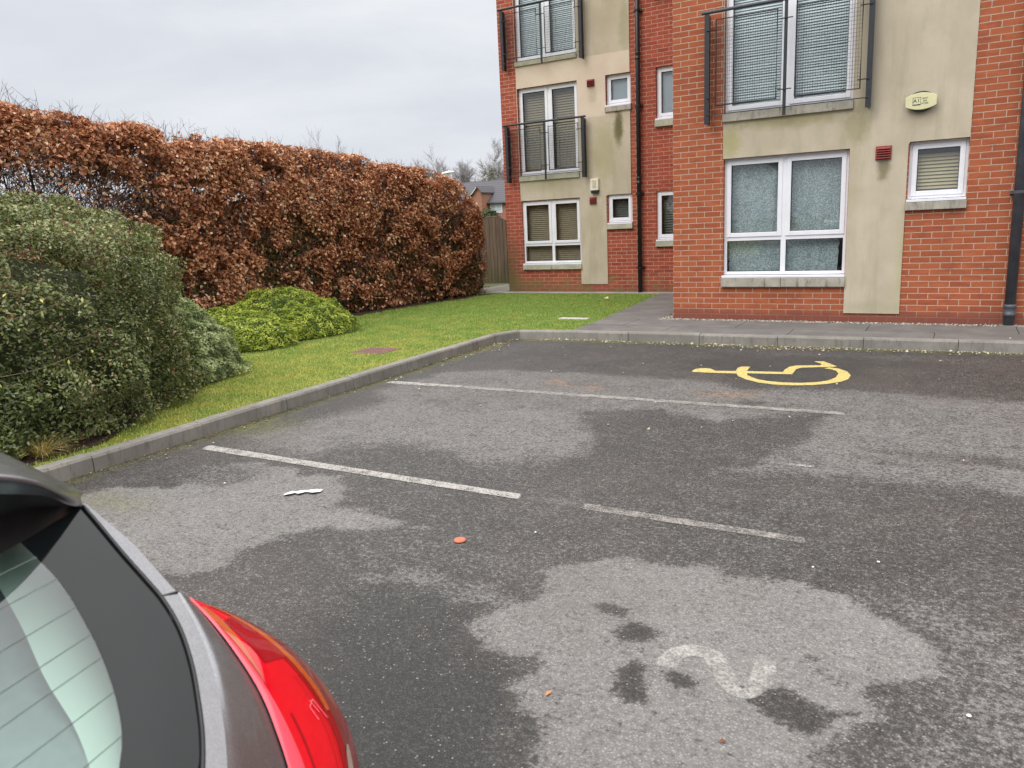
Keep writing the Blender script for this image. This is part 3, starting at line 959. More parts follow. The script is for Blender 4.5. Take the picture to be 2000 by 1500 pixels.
# litter
cap = MB(); cap.lathe([(.030, 0), (.032, .004), (.028, .009), (.012, .010)], (-2.09, 2.97, .002), n=20)
tag(cap.build('plastic_disc', plain('orange_plastic', (.50, .14, .07), .5, .1, 30)), 'small round orange disc lying on the dark asphalt', 'litter')
pp = MB()
zz = lambda i: .006 + .007 * (i % 2)
pa = [(-3.475, 3.11), (-3.445, 3.135), (-3.435, 3.165), (-3.40, 3.165), (-3.385, 3.21), (-3.33, 3.215), (-3.305, 3.255)]
rows = []
for i, (a, b_) in enumerate(pa):
    w_ = (.016, .028, .014, .03, .018, .03, .022)[i]
    rows.append([(a - .4 * w_, b_ + w_, zz(i)), (a + .7 * w_, b_ - w_, zz(i) + .004)])
pp.grid(rows)
o = pp.build('paper_scrap', plain('white_paper', (.80, .81, .83), .8, .04, 30), fix=False)
sm = o.modifiers.new('thickness', 'SOLIDIFY'); sm.thickness = .001
tag(o, 'torn crumpled strip of white paper on the pale dry asphalt patch', 'litter')
bits = [(-1.79, 3.22, .014, 'white chip lying alone between the orange disc and the faded line', (.75, .74, .7)),
        (-.22, 3.54, .016, 'white chip past the worn end of the near parking line', (.75, .74, .7)),
        (-.47, 3.37, .014, 'white chip just below the far end of the near parking line', (.7, .68, .64)),
        (.12, 2.49, .018, 'pale sliver at the right edge on mottled asphalt', (.7, .68, .66)),
        (-4.02, 3.12, .018, 'pale chip on the dry patch left of the paper strip', (.66, .64, .6)),
        (-1.25, 8.85, .024, 'white scrap in the damp gutter by the kerb right of the wheelchair symbol', (.75, .7, .66)),
        (.55, 9.72, .022, 'white fleck on the pavement slabs in front of the wall', (.78, .76, .72))]
for (bx, by, r, lab, colr) in bits:
    r *= .45
    z0 = .112 if by > 9.4 else .001
    m_ = MB(); m_.lathe([(r * .8, 0), (r, r * .25), (r * .7, r * .55), (r * .2, r * .6)], (bx, by, z0), n=7)
    o = m_.build('litter_chip', plain('pale_chip', colr, .8, .1, 40))
    tag(o, lab, 'litter')
V, F = leaf_arrays(np.array([[-1.10, 2.02, .006]]), np.array([[0, 0, 1.]]), [.035], [.016], .1, tipdir=np.array([[.2, 1, 0]]))
tag(np_mesh('orange_leaf', V, F, plain('orange_leaf', (.55, .2, .08), .8)), 'tiny orange leaf on the edge of the big pale patch', 'leaf')
V, F = leaf_arrays(np.array([[-.52, 2.035, .006]]), np.array([[0, 0, 1.]]), [.026], [.018], .1)
tag(np_mesh('brown_leaf', V, F, plain('brown_leaf', (.16, .06, .03), .8)), 'tiny dark brown leaf low on the big pale patch', 'leaf')
# ------------------------------------------------------------------ apartment building
YN, YF, ZB = 10.82, 14.78, .11
bld = empty('apartment_building', (-3.55, YN, ZB), 'three storey red brick flats with cream rendered panels and steel balconies', 'building')

def cells(mb, xs, zs, inside, yf, depth):
    xs = sorted(set(round(x, 4) for x in xs)); zs = sorted(set(round(z, 4) for z in zs))
    nx, nz = len(xs) - 1, len(zs) - 1
    I = [[inside((xs[i] + xs[i + 1]) / 2, (zs[j] + zs[j + 1]) / 2) for j in range(nz)] for i in range(nx)]
    g = lambda i, j: 0 <= i < nx and 0 <= j < nz and I[i][j]
    for i in range(nx):
        for j in range(nz):
            if not I[i][j]: continue
            a, b_, c, d = xs[i], xs[i + 1], zs[j], zs[j + 1]
            mb.add([(a, yf, c), (b_, yf, c), (b_, yf, d), (a, yf, d)], [(0, 1, 2, 3)])
            for (di, dj, p, q) in ((-1, 0, (a, c), (a, d)), (1, 0, (b_, c), (b_, d)), (0, -1, (a, c), (b_, c)), (0, 1, (a, d), (b_, d))):
                if not g(i + di, j + dj):
                    mb.add([(p[0], yf, p[1]), (q[0], yf, q[1]), (q[0], yf + depth, q[1]), (p[0], yf + depth, p[1])], [(0, 1, 2, 3)])

def hole_test(holes):
    return lambda x, z: any(h[0] < x < h[1] and h[2] < z < h[3] for h in holes)

# near wing ---------------------------------------------------------
HN = [(-2.84, -1.258, .69, 2.30), (-2.84, -1.245, 2.89, 4.98), (-.585, .045, 1.60, 2.32), (-2.84, -1.245, 5.6, 7.7)]
hn = hole_test(HN)
wx = [-3.55, 14.0] + [v for h in HN for v in h[:2]]; wz = [0.0, 8.4] + [v for h in HN for v in h[2:]]
wb = MB(); cells(wb, wx, wz, lambda x, z: not hn(x, z), YN, .16)
wb.add([(-3.55, YN, 0), (-3.55, YF + .4, 0), (-3.55, YF + .4, 8.4), (-3.55, YN, 8.4)], [(0, 1, 2, 3)])
wb.add([(14, YN, 0), (14, 26, 0), (14, 26, 8.4), (14, YN, 8.4)], [(0, 1, 2, 3)])
wb.build('wall', M['brick_near'], bld, fix=False)
def panel_n(x, z):
    if hn(x, z): return False
    return (z > 2.30 and -2.846 < x < .047) or (-1.252 < x < -.597 and z > .225)
L_ = lambda x, z: (x + 3.55, z - ZB)
st_n = [(*L_(-.86, 2.02), .10, .22, .85, (.20, .175, .10)), (*L_(-1.2, 2.55), .22, .3, .6, (.30, .27, .15)), (*L_(-1.2, 1.9), .12, .7, .3, (.34, .30, .17)),
        (*L_(-2.0, 2.74), 1.0, .16, .8, (.33, .29, .16)), (*L_(-2.75, 2.5), .2, .3, .75, (.36, .33, .15)), (*L_(-.9, .3), .5, .12, .35, (.33, .31, .2)),
        (*L_(-.6, .9), .12, 1.0, .3, (.38, .38, .17)), (*L_(-.49, 2.55), .3, .12, .3, (.36, .29, .19)), (*L_(-1.1, 2.75), .1, .5, .4, (.30, .27, .15))]
M['render_near'] = mat_render('cream_render', st_n)
pb = MB(); cells(pb, [-2.846, .047, -1.252, -.597] + [v for h in HN for v in h[:2]], [.225, 2.30, 8.4] + [v for h in HN for v in h[2:]], panel_n, YN - .016, .03)
pb.build('render_panel', M['render_near'], bld, fix=False)

# far wing ------------------------------------------------------------
HF = [(-8.215, -6.83, .68, 2.04), (-8.215, -6.83, 2.57, 4.335), (-8.215, -6.83, 4.85, 6.62), (-6.215, -5.69, 1.47, 2.065), (-6.215, -5.69, 3.745, 4.35), (-6.215, -5.69, 6.0, 6.62),
      (-5.185, -4.35, 1.105, 2.075), (-5.185, -4.35, 3.39, 4.36), (-5.185, -4.35, 5.67, 6.62)]
hf = hole_test(HF)
wb = MB(); cells(wb, [-8.62, -3.55] + [v for h in HF for v in h[:2]], [0., 8.4] + [v for h in HF for v in h[2:]], lambda x, z: not hf(x, z), YF, .16)
wb.add([(-8.62, YF, 0), (-8.62, 26, 0), (-8.62, 26, 8.4), (-8.62, YF, 8.4)], [(0, 1, 2, 3)])
wb.add([(-8.62, 26, 0), (14, 26, 0), (14, 26, 8.4), (-8.62, 26, 8.4)], [(0, 1, 2, 3)])
M['brick_far'] = mat_brick('red_brick_far_wing', (.375, .086, .046), (.27, .056, .034), (.50, .32, .25), dark_base=.5)
M['brick_far'].node_tree  # moss is added by its own nodes below
def add_moss(mat):
    t = mat.node_tree
    p = [n for n in t.nodes if n.type == 'BSDF_PRINCIPLED'][0]
    src = p.inputs['Base Color'].links[0].from_socket
    b = NB.__new__(NB); b.m = mat; b.t = t
    co = b.coord(); s = b.sepxyz(co)
    n = b.noise(co, 4., 5, .7)
    low = b.math('SUBTRACT', 1., b.step(b.math('ADD', s[2], b.math('MULTIPLY', b.math('SUBTRACT', n, .5), .6)), .15, 1.6))
    left = b.math('SUBTRACT', 1., b.step(b.math('ADD', s[0], b.math('MULTIPLY', n, .3)), -4.85, -4.45))
    m1 = b.math('MULTIPLY', b.math('MULTIPLY', low, left), .85)
    band = b.math('MULTIPLY', b.math('SUBTRACT', 1., b.step(s[2], .22, .42)), b.step(n, .42, .6))
    c = b.mix(m1, src, (.135, .12, .05))
    c = b.mix(b.math('MULTIPLY', band, .6), c, (.16, .15, .055))
    b.l(c, p.inputs['Base Color'])
add_moss(M['brick_far'])
wb.build('wall', M['brick_far'], bld, fix=False)
def panel_f(x, z):
    if hf(x, z): return False
    return (z > 2.05 and -8.225 < x < -5.705) or (-6.84 < x < -6.24 and z > .27)
st_f = [(*L_(-5.95, 3.35), .13, .45, .95, (.13, .12, .05)), (*L_(-6.5, 4.05), .14, .25, .4, (.33, .28, .18)), (*L_(-6.3, 2.9), .4, .8, .5, (.36, .33, .16)),
        (*L_(-5.8, 5.2), .2, .5, .5, (.30, .28, .15)), (*L_(-6.5, 1.6), .25, .5, .35, (.34, .31, .18)), (*L_(-7.6, 2.35), .8, .2, .45, (.36, .34, .18)), (*L_(-6.2, 5.6), .5, .7, .35, (.36, .31, .2))]
M['render_far'] = mat_render('cream_render_far_wing', st_f, (3.60 - ZB, 4.75 - ZB))
pb = MB(); cells(pb, [-8.225, -5.705, -6.84, -6.24] + [v for h in HF for v in h[:2]], [.27, 2.05, 8.4] + [v for h in HF for v in h[2:]], panel_f, YF - .016, .03)
pb.build('render_panel', M['render_far'], bld, fix=False)

rf = MB()
rf.prism([(-8.95, YF - .35), (-3.9, YF - .35), (-3.9, YN - .35), (14.3, YN - .35), (14.3, 26.3), (-8.95, 26.3)], 8.4, 8.55)
rf.build('roof', plain('grey_roof', (.09, .09, .1), .8, .15, 4), bld)

# windows ----------------------------------------------------------------
M['slat_pale'] = plain('pale_blind_slat', (.74, .80, .82), .6, .04, 20)
M['slat_beige'] = plain('beige_blind_slat', (.52, .43, .26), .6, .08, 12)
M['slat_brown'] = plain('brown_blind_slat', (.27, .215, .13), .6, .1, 12)
M['slat_dark'] = plain('dark_blind_slat', (.10, .10, .085), .6, .1, 12)
def mat_lace():
    b = NB('lace_net')
    co = b.coord()
    c = b.voronoi(co, 78., 'Color'); d = b.voronoi(co, 78., 'Distance')
    n = b.noise(co, 3., 3)
    f = b.math('ADD', b.math('MULTIPLY', b.sepxyz(c)[0], .55), b.math('MULTIPLY', d, .7))
    f = b.math('ADD', f, b.math('MULTIPLY', b.math('SUBTRACT', n, .5), .45), clamp=True)
    col = b.ramp(f, [(.12, (.13, .17, .18)), (.5, (.235, .285, .295)), (.9, (.44, .50, .51))])
    b.bsdf(col, .9, 0, .1)
    return b.m
M['lace'] = mat_lace()
M['frosted'] = plain('frosted_film', (.34, .38, .43), .8, .05, 3)
M['frosted_dark'] = plain('frosted_film_grey', (.30, .33, .33), .8, .08, 3)

def window(x0, x1, z0, z1, yf, mull=(), trans=(), sash=(), cover='slats', cmat=None, pitch=.042, inset=.065, stone=None, kind='window', board=True, stone_mat=None, slat_top=None):
    """white plastic window set into an opening; sash = index of the lights that open"""
    y0 = yf + inset; y1 = y0 + .065
    fr = MB(); FW = .042
    zb = z0 + (.042 if board else 0)
    fr.box(x0, x0 + FW, y0, y1, zb, z1); fr.box(x1 - FW, x1, y0, y1, zb, z1)
    fr.box(x0 + FW, x1 - FW, y0, y1, zb, zb + FW); fr.box(x0 + FW, x1 - FW, y0, y1, z1 - FW, z1)
    xs = [x0 + FW] ; xe = []
    for m in mull:
        fr.box(m - .034, m + .034, y0 + .001, y1, zb + FW, z1 - FW); xe.append(m - .034); xs.append(m + .034)
    xe.append(x1 - FW)
    zs = [zb + FW]; ze = []
    for t in trans: ze.append(t - .03); zs.append(t + .03)
    ze.append(z1 - FW)
    for t in trans:
        for a, b_ in zip(xs, xe): fr.box(a, b_, y0 + .002, y1, t - .03, t + .03)
    lights = [(a, b_, c, d) for (c, d) in zip(zs, ze) for (a, b_) in zip(xs, xe)]
    f = fr.build('frame' if False else kind, M['upvc'], bld, bevel=.004)
    pn = MB(); sb = MB(); has = False
    bead = MB()
    for i, (a, b_, c, d) in enumerate(lights):
        ins = 0.
        if i in sash:
            has = True; w_ = .05
            sb.box(a - .008, a + w_, y0 - .012, y1 - .02, c - .008, d + .008); sb.box(b_ - w_, b_ + .008, y0 - .012, y1 - .02, c - .008, d + .008)
            sb.box(a + w_, b_ - w_, y0 - .012, y1 - .02, c - .008, c + w_); sb.box(a + w_, b_ - w_, y0 - .012, y1 - .02, d - w_, d + .008)
            ins = w_
        g = .006
        for (p, q, r, s_) in ((a + ins, a + ins + g, c + ins, d - ins), (b_ - ins - g, b_ - ins, c + ins, d - ins), (a + ins + g, b_ - ins - g, c + ins, c + ins + g), (a + ins + g, b_ - ins - g, d - ins - g, d - ins)):
            bead.box(p, q, y0 + .006, y0 + .03, r, s_)
        pn.add([(a + ins, y0 + .022, c + ins), (b_ - ins, y0 + .022, c + ins), (b_ - ins, y0 + .022, d - ins), (a + ins, y0 + .022, d - ins)], [(0, 1, 2, 3)])
    if has: sb.build('sash', M['upvc'], f, bevel=.004)
    bead.build('gasket', M['rubber'], f)
    pn.build('pane', M['glass'], f, fix=False)
    if board:
        bd = MB(); bd.box(x0 - .004, x1 + .004, yf - .045, y0 + .03, z0 + .004, z0 + .036); bd.build('sill_board', M['upvc'], f, bevel=.004)
    yb = y1 + .05
    bl = MB()
    if cover == 'slats':
        top = z1 if slat_top is None else slat_top
        z = zb + .03
        while z < top - .02:
            hh = pitch * .52
            bl.add([(x0 + .03, yb - .012, z), (x1 - .03, yb - .012, z), (x1 - .03, yb - .004, z + hh * .9), (x0 + .03, yb - .004, z + hh * .9), (x1 - .03, yb + .012, z + hh * 1.85), (x0 + .03, yb + .012, z + hh * 1.85)], [(0, 1, 2, 3), (3, 2, 4, 5)])
            z += pitch
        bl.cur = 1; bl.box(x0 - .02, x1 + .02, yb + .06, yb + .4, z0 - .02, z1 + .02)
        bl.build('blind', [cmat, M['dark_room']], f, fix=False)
    elif cover == 'sheet':
        bl.box(x0 - .02, x1 + .02, yb - .06, yb + .4, z0 - .02, z1 + .02)
        bl.build('window_film', [cmat], f)
    elif cover == 'lace':
        nxx = 70; rows = []
        for zz in np.linspace(zb + .02, z1, 30):
            fr_ = (zz - zb) / (z1 - zb)
            xe_ = x1 - .115 + .055 * fr_ + .012 * math.sin(zz * 62)
            xa_ = x0 + .045 + .008 * math.sin(zz * 62 + 1)
            rows.append([(xa_ + (xe_ - xa_) * k / nxx, yb - .005 + .009 * math.sin(k * .62 + .5 * math.sin(zz * 2)) + .004 * math.sin(k * 1.7), zz) for k in range(nxx + 1)])
        bl.grid(rows)
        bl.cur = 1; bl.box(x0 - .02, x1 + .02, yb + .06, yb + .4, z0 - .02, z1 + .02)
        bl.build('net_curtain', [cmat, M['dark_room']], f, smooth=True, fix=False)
    if stone:
        ss = MB(); sm_ = stone_mat or M['sill']
        xm = (x0 + x1) / 2
        if x1 - x0 > 1.2 and kind == 'window':
            ss.box(x0 - .012, xm - .003, yf - .05, yf + .10, stone, z0); ss.box(xm + .003, x1 + .012, yf - .05, yf + .10, stone, z0)
        else:
            ss.box(x0 - .012, x1 + .012, yf - .05, yf + .10, stone, z0)
        ss.build('stone_sill', sm_, f, bevel=.005)
    return f

window(-2.84, -1.258, .69, 2.30, YN, (-2.047,), (1.225,), (2, 3), 'lace', M['lace'], stone=.57)
window(-2.84, -1.245, 2.89, 4.98, YN, (-2.04,), (), (0, 1), 'slats', M['slat_pale'], .034, stone=2.775, kind='french_window', board=False)
window(-.585, .045, 1.60, 2.32, YN, (), (), (0,), 'slats', M['slat_beige'], .042, stone=1.505, slat_top=2.16)
window(-2.84, -1.245, 5.6, 7.7, YN, (-2.04,), (), (0, 1), 'slats', M['slat_pale'], .034, stone=5.48, kind='french_window', board=False)
window(-8.215, -6.83, .68, 2.04, YF, (-7.50,), (1.115,), (2, 3), 'slats', M['slat_brown'], .042, stone=.585, stone_mat=M['sill_clean'], inset=.04)
window(-8.215, -6.83, 2.57, 4.335, YF, (-7.515,), (), (0, 1), 'slats', M['slat_brown'], .05, stone=2.455, kind='french_window', board=False, stone_mat=M['sill_clean'])
window(-8.215, -6.83, 4.85, 6.62, YF, (-7.515,), (), (0, 1), 'slats', M['slat_pale'], .036, stone=4.765, kind='french_window', board=False, stone_mat=M['sill_clean'])
window(-6.215, -5.69, 1.47, 2.065, YF, (), (), (0,), 'slats', M['slat_dark'], .045, stone=1.38, inset=.04, stone_mat=M['sill_clean'])
window(-6.215, -5.69, 3.745, 4.35, YF, (), (), (0,), 'sheet', M['frosted'], stone=3.655)
window(-6.215, -5.69, 6.0, 6.62, YF, (), (), (0,), 'sheet', M['frosted'], stone=5.9)
window(-5.185, -4.35, 1.105, 2.075, YF, (), (), (0,), 'slats', M['slat_dark'], .05, stone=1.005, inset=.04, stone_mat=M['sill_clean'])
window(-5.185, -4.35, 3.39, 4.36, YF, (), (), (0,), 'sheet', M['frosted'], stone=3.275, stone_mat=M['sill_clean'])
window(-5.185, -4.35, 5.67, 6.62, YF, (), (), (0,), 'sheet', M['frosted'], stone=5.56)

# balconies ----------------------------------------------------------------
def balcony(xl, xr, xm, z0, z1, yf, p0, p1, px, wire=True):
    y = yf - .17
    rl = MB(); rl.bar((xl - .07, y, z1 + .02), (xr + .07, y, z1 + .02), .021, 12)
    o = rl.build('balcony_rail', M['grey_steel'] if wire else M['black_steel'], bld)
    lr = MB(); lr.bar((xl, y - .012, z0 + .115), (xr, y - .012, z0 + .115), .006, 6); lr.build('bottom_rod', M['black_steel'], o)
    for xp in (xl, xr):
        ps_ = MB()
        ps_.box(xp - .032, xp + .032, y - .006, y + .004, z0, z1)
        ps_.box(xp - .006, xp + .006, y + .004, yf - .02, z0, z1)
        for zz in (z0 + .18, z0 + .5, z1 - .2, z1 - .45):
            ps_.bar((xp + .012, y - .012, zz), (xp + .012, y - .004, zz), .009, 6)
        ps_.build('side_post', M['black_steel'], o)
    mp_ = MB(); mp_.box(xm - .02, xm + .02, y - .006, y + .006, z0 + .015, z1)
    cl_ = []
    for zz in (p0 + .1, p1 - .12):
        cl_ += [((xm - .085, zz), (xm + .085, zz))]
        cl_ += [((xl, zz), (xl + .13, zz)), ((xr - .13, zz), (xr, zz))]
    for a_, b_ in cl_:
        c_ = MB(); c_.bar((a_[0], y - .014, a_[1]), (b_[0], y - .014, b_[1]), .007, 6)
        c_.build('clamp', M['black_steel'], o)
    mp_.build('middle_post', M['black_steel'], o)
    for a, b_ in px:
        pnl = MB(); t = .011
        pnl.tube([(a, y, p0), (b_, y, p0), (b_, y, p1), (a, y, p1), (a, y, p0)], t, 6)
        pnl.cur = 1
        k = int((b_ - a) / .0295)
        for i in range(1, k):
            x = a + (b_ - a) * i / k; pnl.box(x - .0013, x + .0013, y - .0013, y + .0013, p0, p1)
        k = int((p1 - p0) / .046)
        for i in range(1, k):
            z = p0 + (p1 - p0) * i / k; pnl.box(a, b_, y - .0040, y - .0014, z - .0013, z + .0013)
        pnl.build('mesh_panel', [M['black_steel'], M['black_steel']], o)
balcony(-3.03, -1.055, -2.035, 2.755, 4.13, YN, 2.985, 4.045, ((-2.91, -2.14), (-1.91, -1.155)))
balcony(-3.03, -1.055, -2.035, 5.5, 6.87, YN, 5.73, 6.79, ((-2.91, -2.14), (-1.91, -1.155)))
balcony(-8.43, -6.66, -7.52, 2.44, 3.59, YF, 2.64, 3.50, ((-8.33, -7.62), (-7.43, -6.76)), False)
balcony(-8.43, -6.66, -7.52, 4.71, 5.86, YF, 4.91, 5.77, ((-8.33, -7.62), (-7.43, -6.76)), False)

# vents and downpipes
def vent(x0, x1, z0, z1, yf):
    v_ = MB(); v_.box(x0 - .012, x1 + .012, yf - .03, yf - .014, z0 - .012, z1 + .012)
    n = 5; h = (z1 - z0) / n
    for i in range(n):
        z = z0 + i * h
        v_.add([(x0, yf - .032, z + h * .95), (x1, yf - .032, z + h * .95), (x1, yf - .062, z + h * .15), (x0, yf - .062, z + h * .15), (x0, yf - .032, z + .1 * h), (x1, yf - .032, z + .1 * h)], [(0, 1, 2, 3), (3, 2, 5, 4), (0, 3, 4), (1, 5, 2)])
    v_.build('air_vent', M['vent'], bld)
vent(-.945, -.79, 2.145, 2.285, YN - .016 + .014)
vent(-6.595, -6.455, 4.19, 4.30, YF)
vent(-6.595, -6.465, 1.915, 2.03, YF)
def downpipe(x, yf, r, z0, z1, mat, off, br, collars):
    d = MB(); y = yf - off
    d.bar((x, y, z0), (x, y, z1), r, 20)
    for z in collars:
        d.lathe([(r, -.07), (r + .009, -.06), (r + .009, -.035), (r + .004, -.03), (r + .004, .03), (r + .009, .035), (r + .009, .06), (r, .07)], (x, y, z), n=20)
    o = d.build('downpipe', mat, bld, smooth=False)
    o.data.polygons.foreach_set('use_smooth', [len(p.vertices) == 4 for p in o.data.polygons])
    for z in br:
        b_ = MB()
        b_.lathe([(r + .001, -.018), (r + .008, -.018), (r + .008, .018), (r + .001, .018)], (x, y, z), n=20)
        b_.box(x - r - .035, x + r + .035, y + .02, yf - .002, z - .02, z + .02)
        b_.build('pipe_bracket', mat, o)
    return o
downpipe(.575, YN, .058, .112, 8.38, M['pipe'], .10, (1.66, 3.5, 5.4, 7.2), (.30,))
downpipe(-5.515, YF, .043, .108, 8.38, M['pipe_black'], .08, (.6, 2.05, 3.7, 5.4, 7.1), (2.3, 4.6))
pf = MB(); pf.box(.48, .67, YN - .19, YN - .005, .108, .122)
pf.build('pipe_foot', M['kerb'], bld)

# alarm boxes ------------------------------------------------------------
def text_obj(s, size, loc, mat, parent, name):
    cu = bpy.data.curves.new(name, 'FONT'); cu.body = s; cu.size = size; cu.extrude = .0006; cu.align_x = 'CENTER'; cu.align_y = 'CENTER'
    tmp = bpy.data.objects.new(name + '_tmp', cu); link(tmp)
    bpy.context.view_layer.update()
    me = bpy.data.meshes.new_from_object(tmp.evaluated_get(bpy.context.evaluated_depsgraph_get()))
    bpy.data.objects.remove(tmp)
    me.transform(Matrix.Rotation(math.pi / 2, 4, 'X'))
    me.transform(Matrix.Translation(Vector(loc) - Vector(parent.location if parent.type == 'EMPTY' else (0, 0, 0)) - (Vector(parent.parent.location) if parent.parent else Vector((0, 0, 0)))))
    me.materials.clear(); me.materials.append(mat)
    o = bpy.data.objects.new(name, me); link(o); o.parent = parent
    return o
ab = empty('alarm_box', (-.487, YN - .016, 2.77), 'cream barrel-shaped alarm box lettered A1 high on the near rendered wall', 'alarm box')
def prism_y(poly, y0, y1):
    m_ = MB(); n = len(poly)
    m_.add([(p[0], y0, p[1]) for p in poly] + [(p[0], y1, p[1]) for p in poly], [tuple(range(n)), tuple(range(n, 2 * n))] + [(i, (i + 1) % n, n + (i + 1) % n, n + i) for i in range(n)])
    return m_
cx, cz = -.487, 2.77
oval = [(cx + .15 * math.cos(t) , cz + .118 * math.sin(t)) for t in np.linspace(0, 2 * math.pi, 28, endpoint=False)]
prism_y(oval, YN - .075, YN - .017).build('back_case', plain('dark_alarm_case', (.025, .027, .024), .5, .2, 20), ab, bevel=.006)
face = []
for t in np.linspace(-1, 1, 13): face.append((cx + .165 * t, cz + .055 + .042 * (1 - t * t)))
for t in np.linspace(1, -1, 13): face.append((cx + .165 * t, cz - .055 - .042 * (1 - t * t)))
fp = prism_y(face, YN - .098, YN - .0755).build('front_cover', plain('cream_plastic', (.66, .63, .38), .5, .06, 10), ab, bevel=.005)
ink = plain('black_ink', (.05, .055, .06), .6, .1, 20)
text_obj('A1', .062, (cx - .048, YN - .0995, cz + .005), ink, ab, 'big_letters')
for i, s_ in enumerate(('EAST', '24A', 'KCOR')):
    text_obj(s_, .026, (cx + .042, YN - .0995, cz + .028 - .028 * i), ink, ab, 'small_letters')
bx_ = MB()
for (a, b_, c, d) in ((-.088, -.084, -.045, .045), (-.006, -.002, -.045, .045), (-.084, -.006, .041, .045), (-.084, -.006, -.045, -.032)):
    bx_.box(cx + a, cx + b_, YN - .0995, YN - .0978, cz + c, cz + d)
bx_.build('logo_frame', ink, ab)
a2 = empty('alarm_box', (-6.475, YF - .016, 2.26), 'tall white alarm siren box with black base on the far wing below the balcony', 'alarm box')
m_ = MB()
m_.add([(-6.575, YF - .016, 2.17), (-6.375, YF - .016, 2.17), (-6.375, YF - .016, 2.405), (-6.575, YF - .016, 2.405), (-6.56, YF - .085, 2.17), (-6.39, YF - .085, 2.17), (-6.39, YF - .075, 2.395), (-6.56, YF - .075, 2.395)], [(0, 1, 2, 3), (4, 7, 6, 5), (0, 4, 5, 1), (1, 5, 6, 2), (2, 6, 7, 3), (3, 7, 4, 0)])
m_.build('cover', plain('white_plastic', (.72, .68, .58), .5, .06, 10), a2, bevel=.006)
m_ = MB(); m_.box(-6.515, -6.435, YF - .089, YF - .0845, 2.22, 2.37); m_.build('panel_badge', plain('pale_badge', (.55, .50, .36), .5, .3, 60), a2)
m_ = MB(); m_.box(-6.55, -6.40, YF - .08, YF - .018, 2.115, 2.168); m_.build('siren_base', M['pipe_black'], a2, bevel=.006)
# ------------------------------------------------------------------ beech hedge
def lerp(v, xs_, ys_): return np.interp(v, xs_, ys_)
HX = ([-8, 6, 9, 10.6, 12, 13.5, 15.3], [-10.15, -10.15, -10.15, -10.15, -9.95, -9.75, -9.72])
HW = ([-8, 9, 12, 13.5], [.68, .68, .72, .78])
HT = ([-8, 3, 5, 7, 9.5, 11, 12.3, 13.2, 13.9, 14.5, 15.0, 15.3], [3.4, 3.36, 3.27, 3.14, 3.05, 2.96, 2.83, 2.74, 2.6, 2.25, 1.8, 1.5])
def hedge_level(P):
    hw = lerp(P[:, 1], *HW) * np.sqrt(np.clip(1 - np.clip((P[:, 1] - 13.3) / 1.75, 0, 1) ** 4, 1e-4, 1))
    bumps = (smooth_noise(P, 1.6, 21) - .5) * .03 + (smooth_noise(P, 4.5, 22) - .5) * .07
    dx = np.abs(P[:, 0] - lerp(P[:, 1], *HX)) / hw
    dz = np.clip(P[:, 2] / lerp(P[:, 1], *HT), 0, 9)
    return (dx ** 4 + dz ** 6) ** .22 * (1 - bumps * .7), dx, dz
hedge = empty('beech_hedge', (-10.1, 5., .1), 'tall copper beech hedge with brown winter leaves along the lawn', 'hedge')
n = 2000000
Pn = np.stack([rng.uniform(-11, -8.6, n), rng.uniform(1.0, 15.2, n), rng.uniform(.1, 3.5, n)], 1)
lev, dx, dz = hedge_level(Pn)
pr = np.where(lev < 1.0, 1., 0.)
front = Pn[:, 0] > lerp(Pn[:, 1], *HX) - .1
cl = smooth_noise(Pn, 1.9, 31) * .4 + smooth_noise(Pn, 4.2, 32) * .6
low = np.clip(Pn[:, 2] / 1.8, 0, 1)
shell = np.clip((cl - (.63 - .25 * low)) / .09, .035, 1)
pr *= np.where(lev > .84, shell, np.where(lev > .62, .14, .42))
bare = np.clip(1.15 * np.exp(-(((Pn[:, 1] - 5.5) / 1.75) ** 2 + ((Pn[:, 2] - 2.05) / .58) ** 2) ** 2), 0, 1) * (smooth_noise(Pn, 1.9, 33) > .2)
pr *= 1 - .93 * np.clip(bare, 0, 1)
pr *= np.where((Pn[:, 2] > 2.2) & (lev > .84), 1.2, 1.)
k_ = rng.uniform(0, 1, n) < pr * .78
HP = Pn[k_]; hl = lev[k_]
nrm = np.stack([np.where(dz[k_] > .9, .3, 1.) * np.sign(HP[:, 0] - lerp(HP[:, 1], *HX)), np.where(HP[:, 1] > 14, .8, 0.), np.where(dz[k_] > .85, 1.2, .45)], 1)
V, F = leaf_arrays(HP, unit(nrm + np.array([0, 0, .45])), rng.uniform(.05, .085, len(HP)), rng.uniform(.032, .05, len(HP)), .7, .3, tipdir=np.array([[.25, 0, -.7]]))
M['beech'] = mat_leaf('beech_leaf', [(0, (.15, .05, .026)), (.3, (.36, .13, .06)), (.62, (.60, .27, .13)), (.86, (.76, .45, .26)), (1., (.80, .58, .38))], .5, .4, .25)
rv = np.clip(rng.normal(.54, .27, len(HP)) + (smooth_noise(HP, 3., 35) - .5) * .4, 0, 1)
np_mesh('foliage', V, F, M['beech'], hedge, {'rnd': np.repeat(rv, 4)})
N_HEDGE = len(HP)
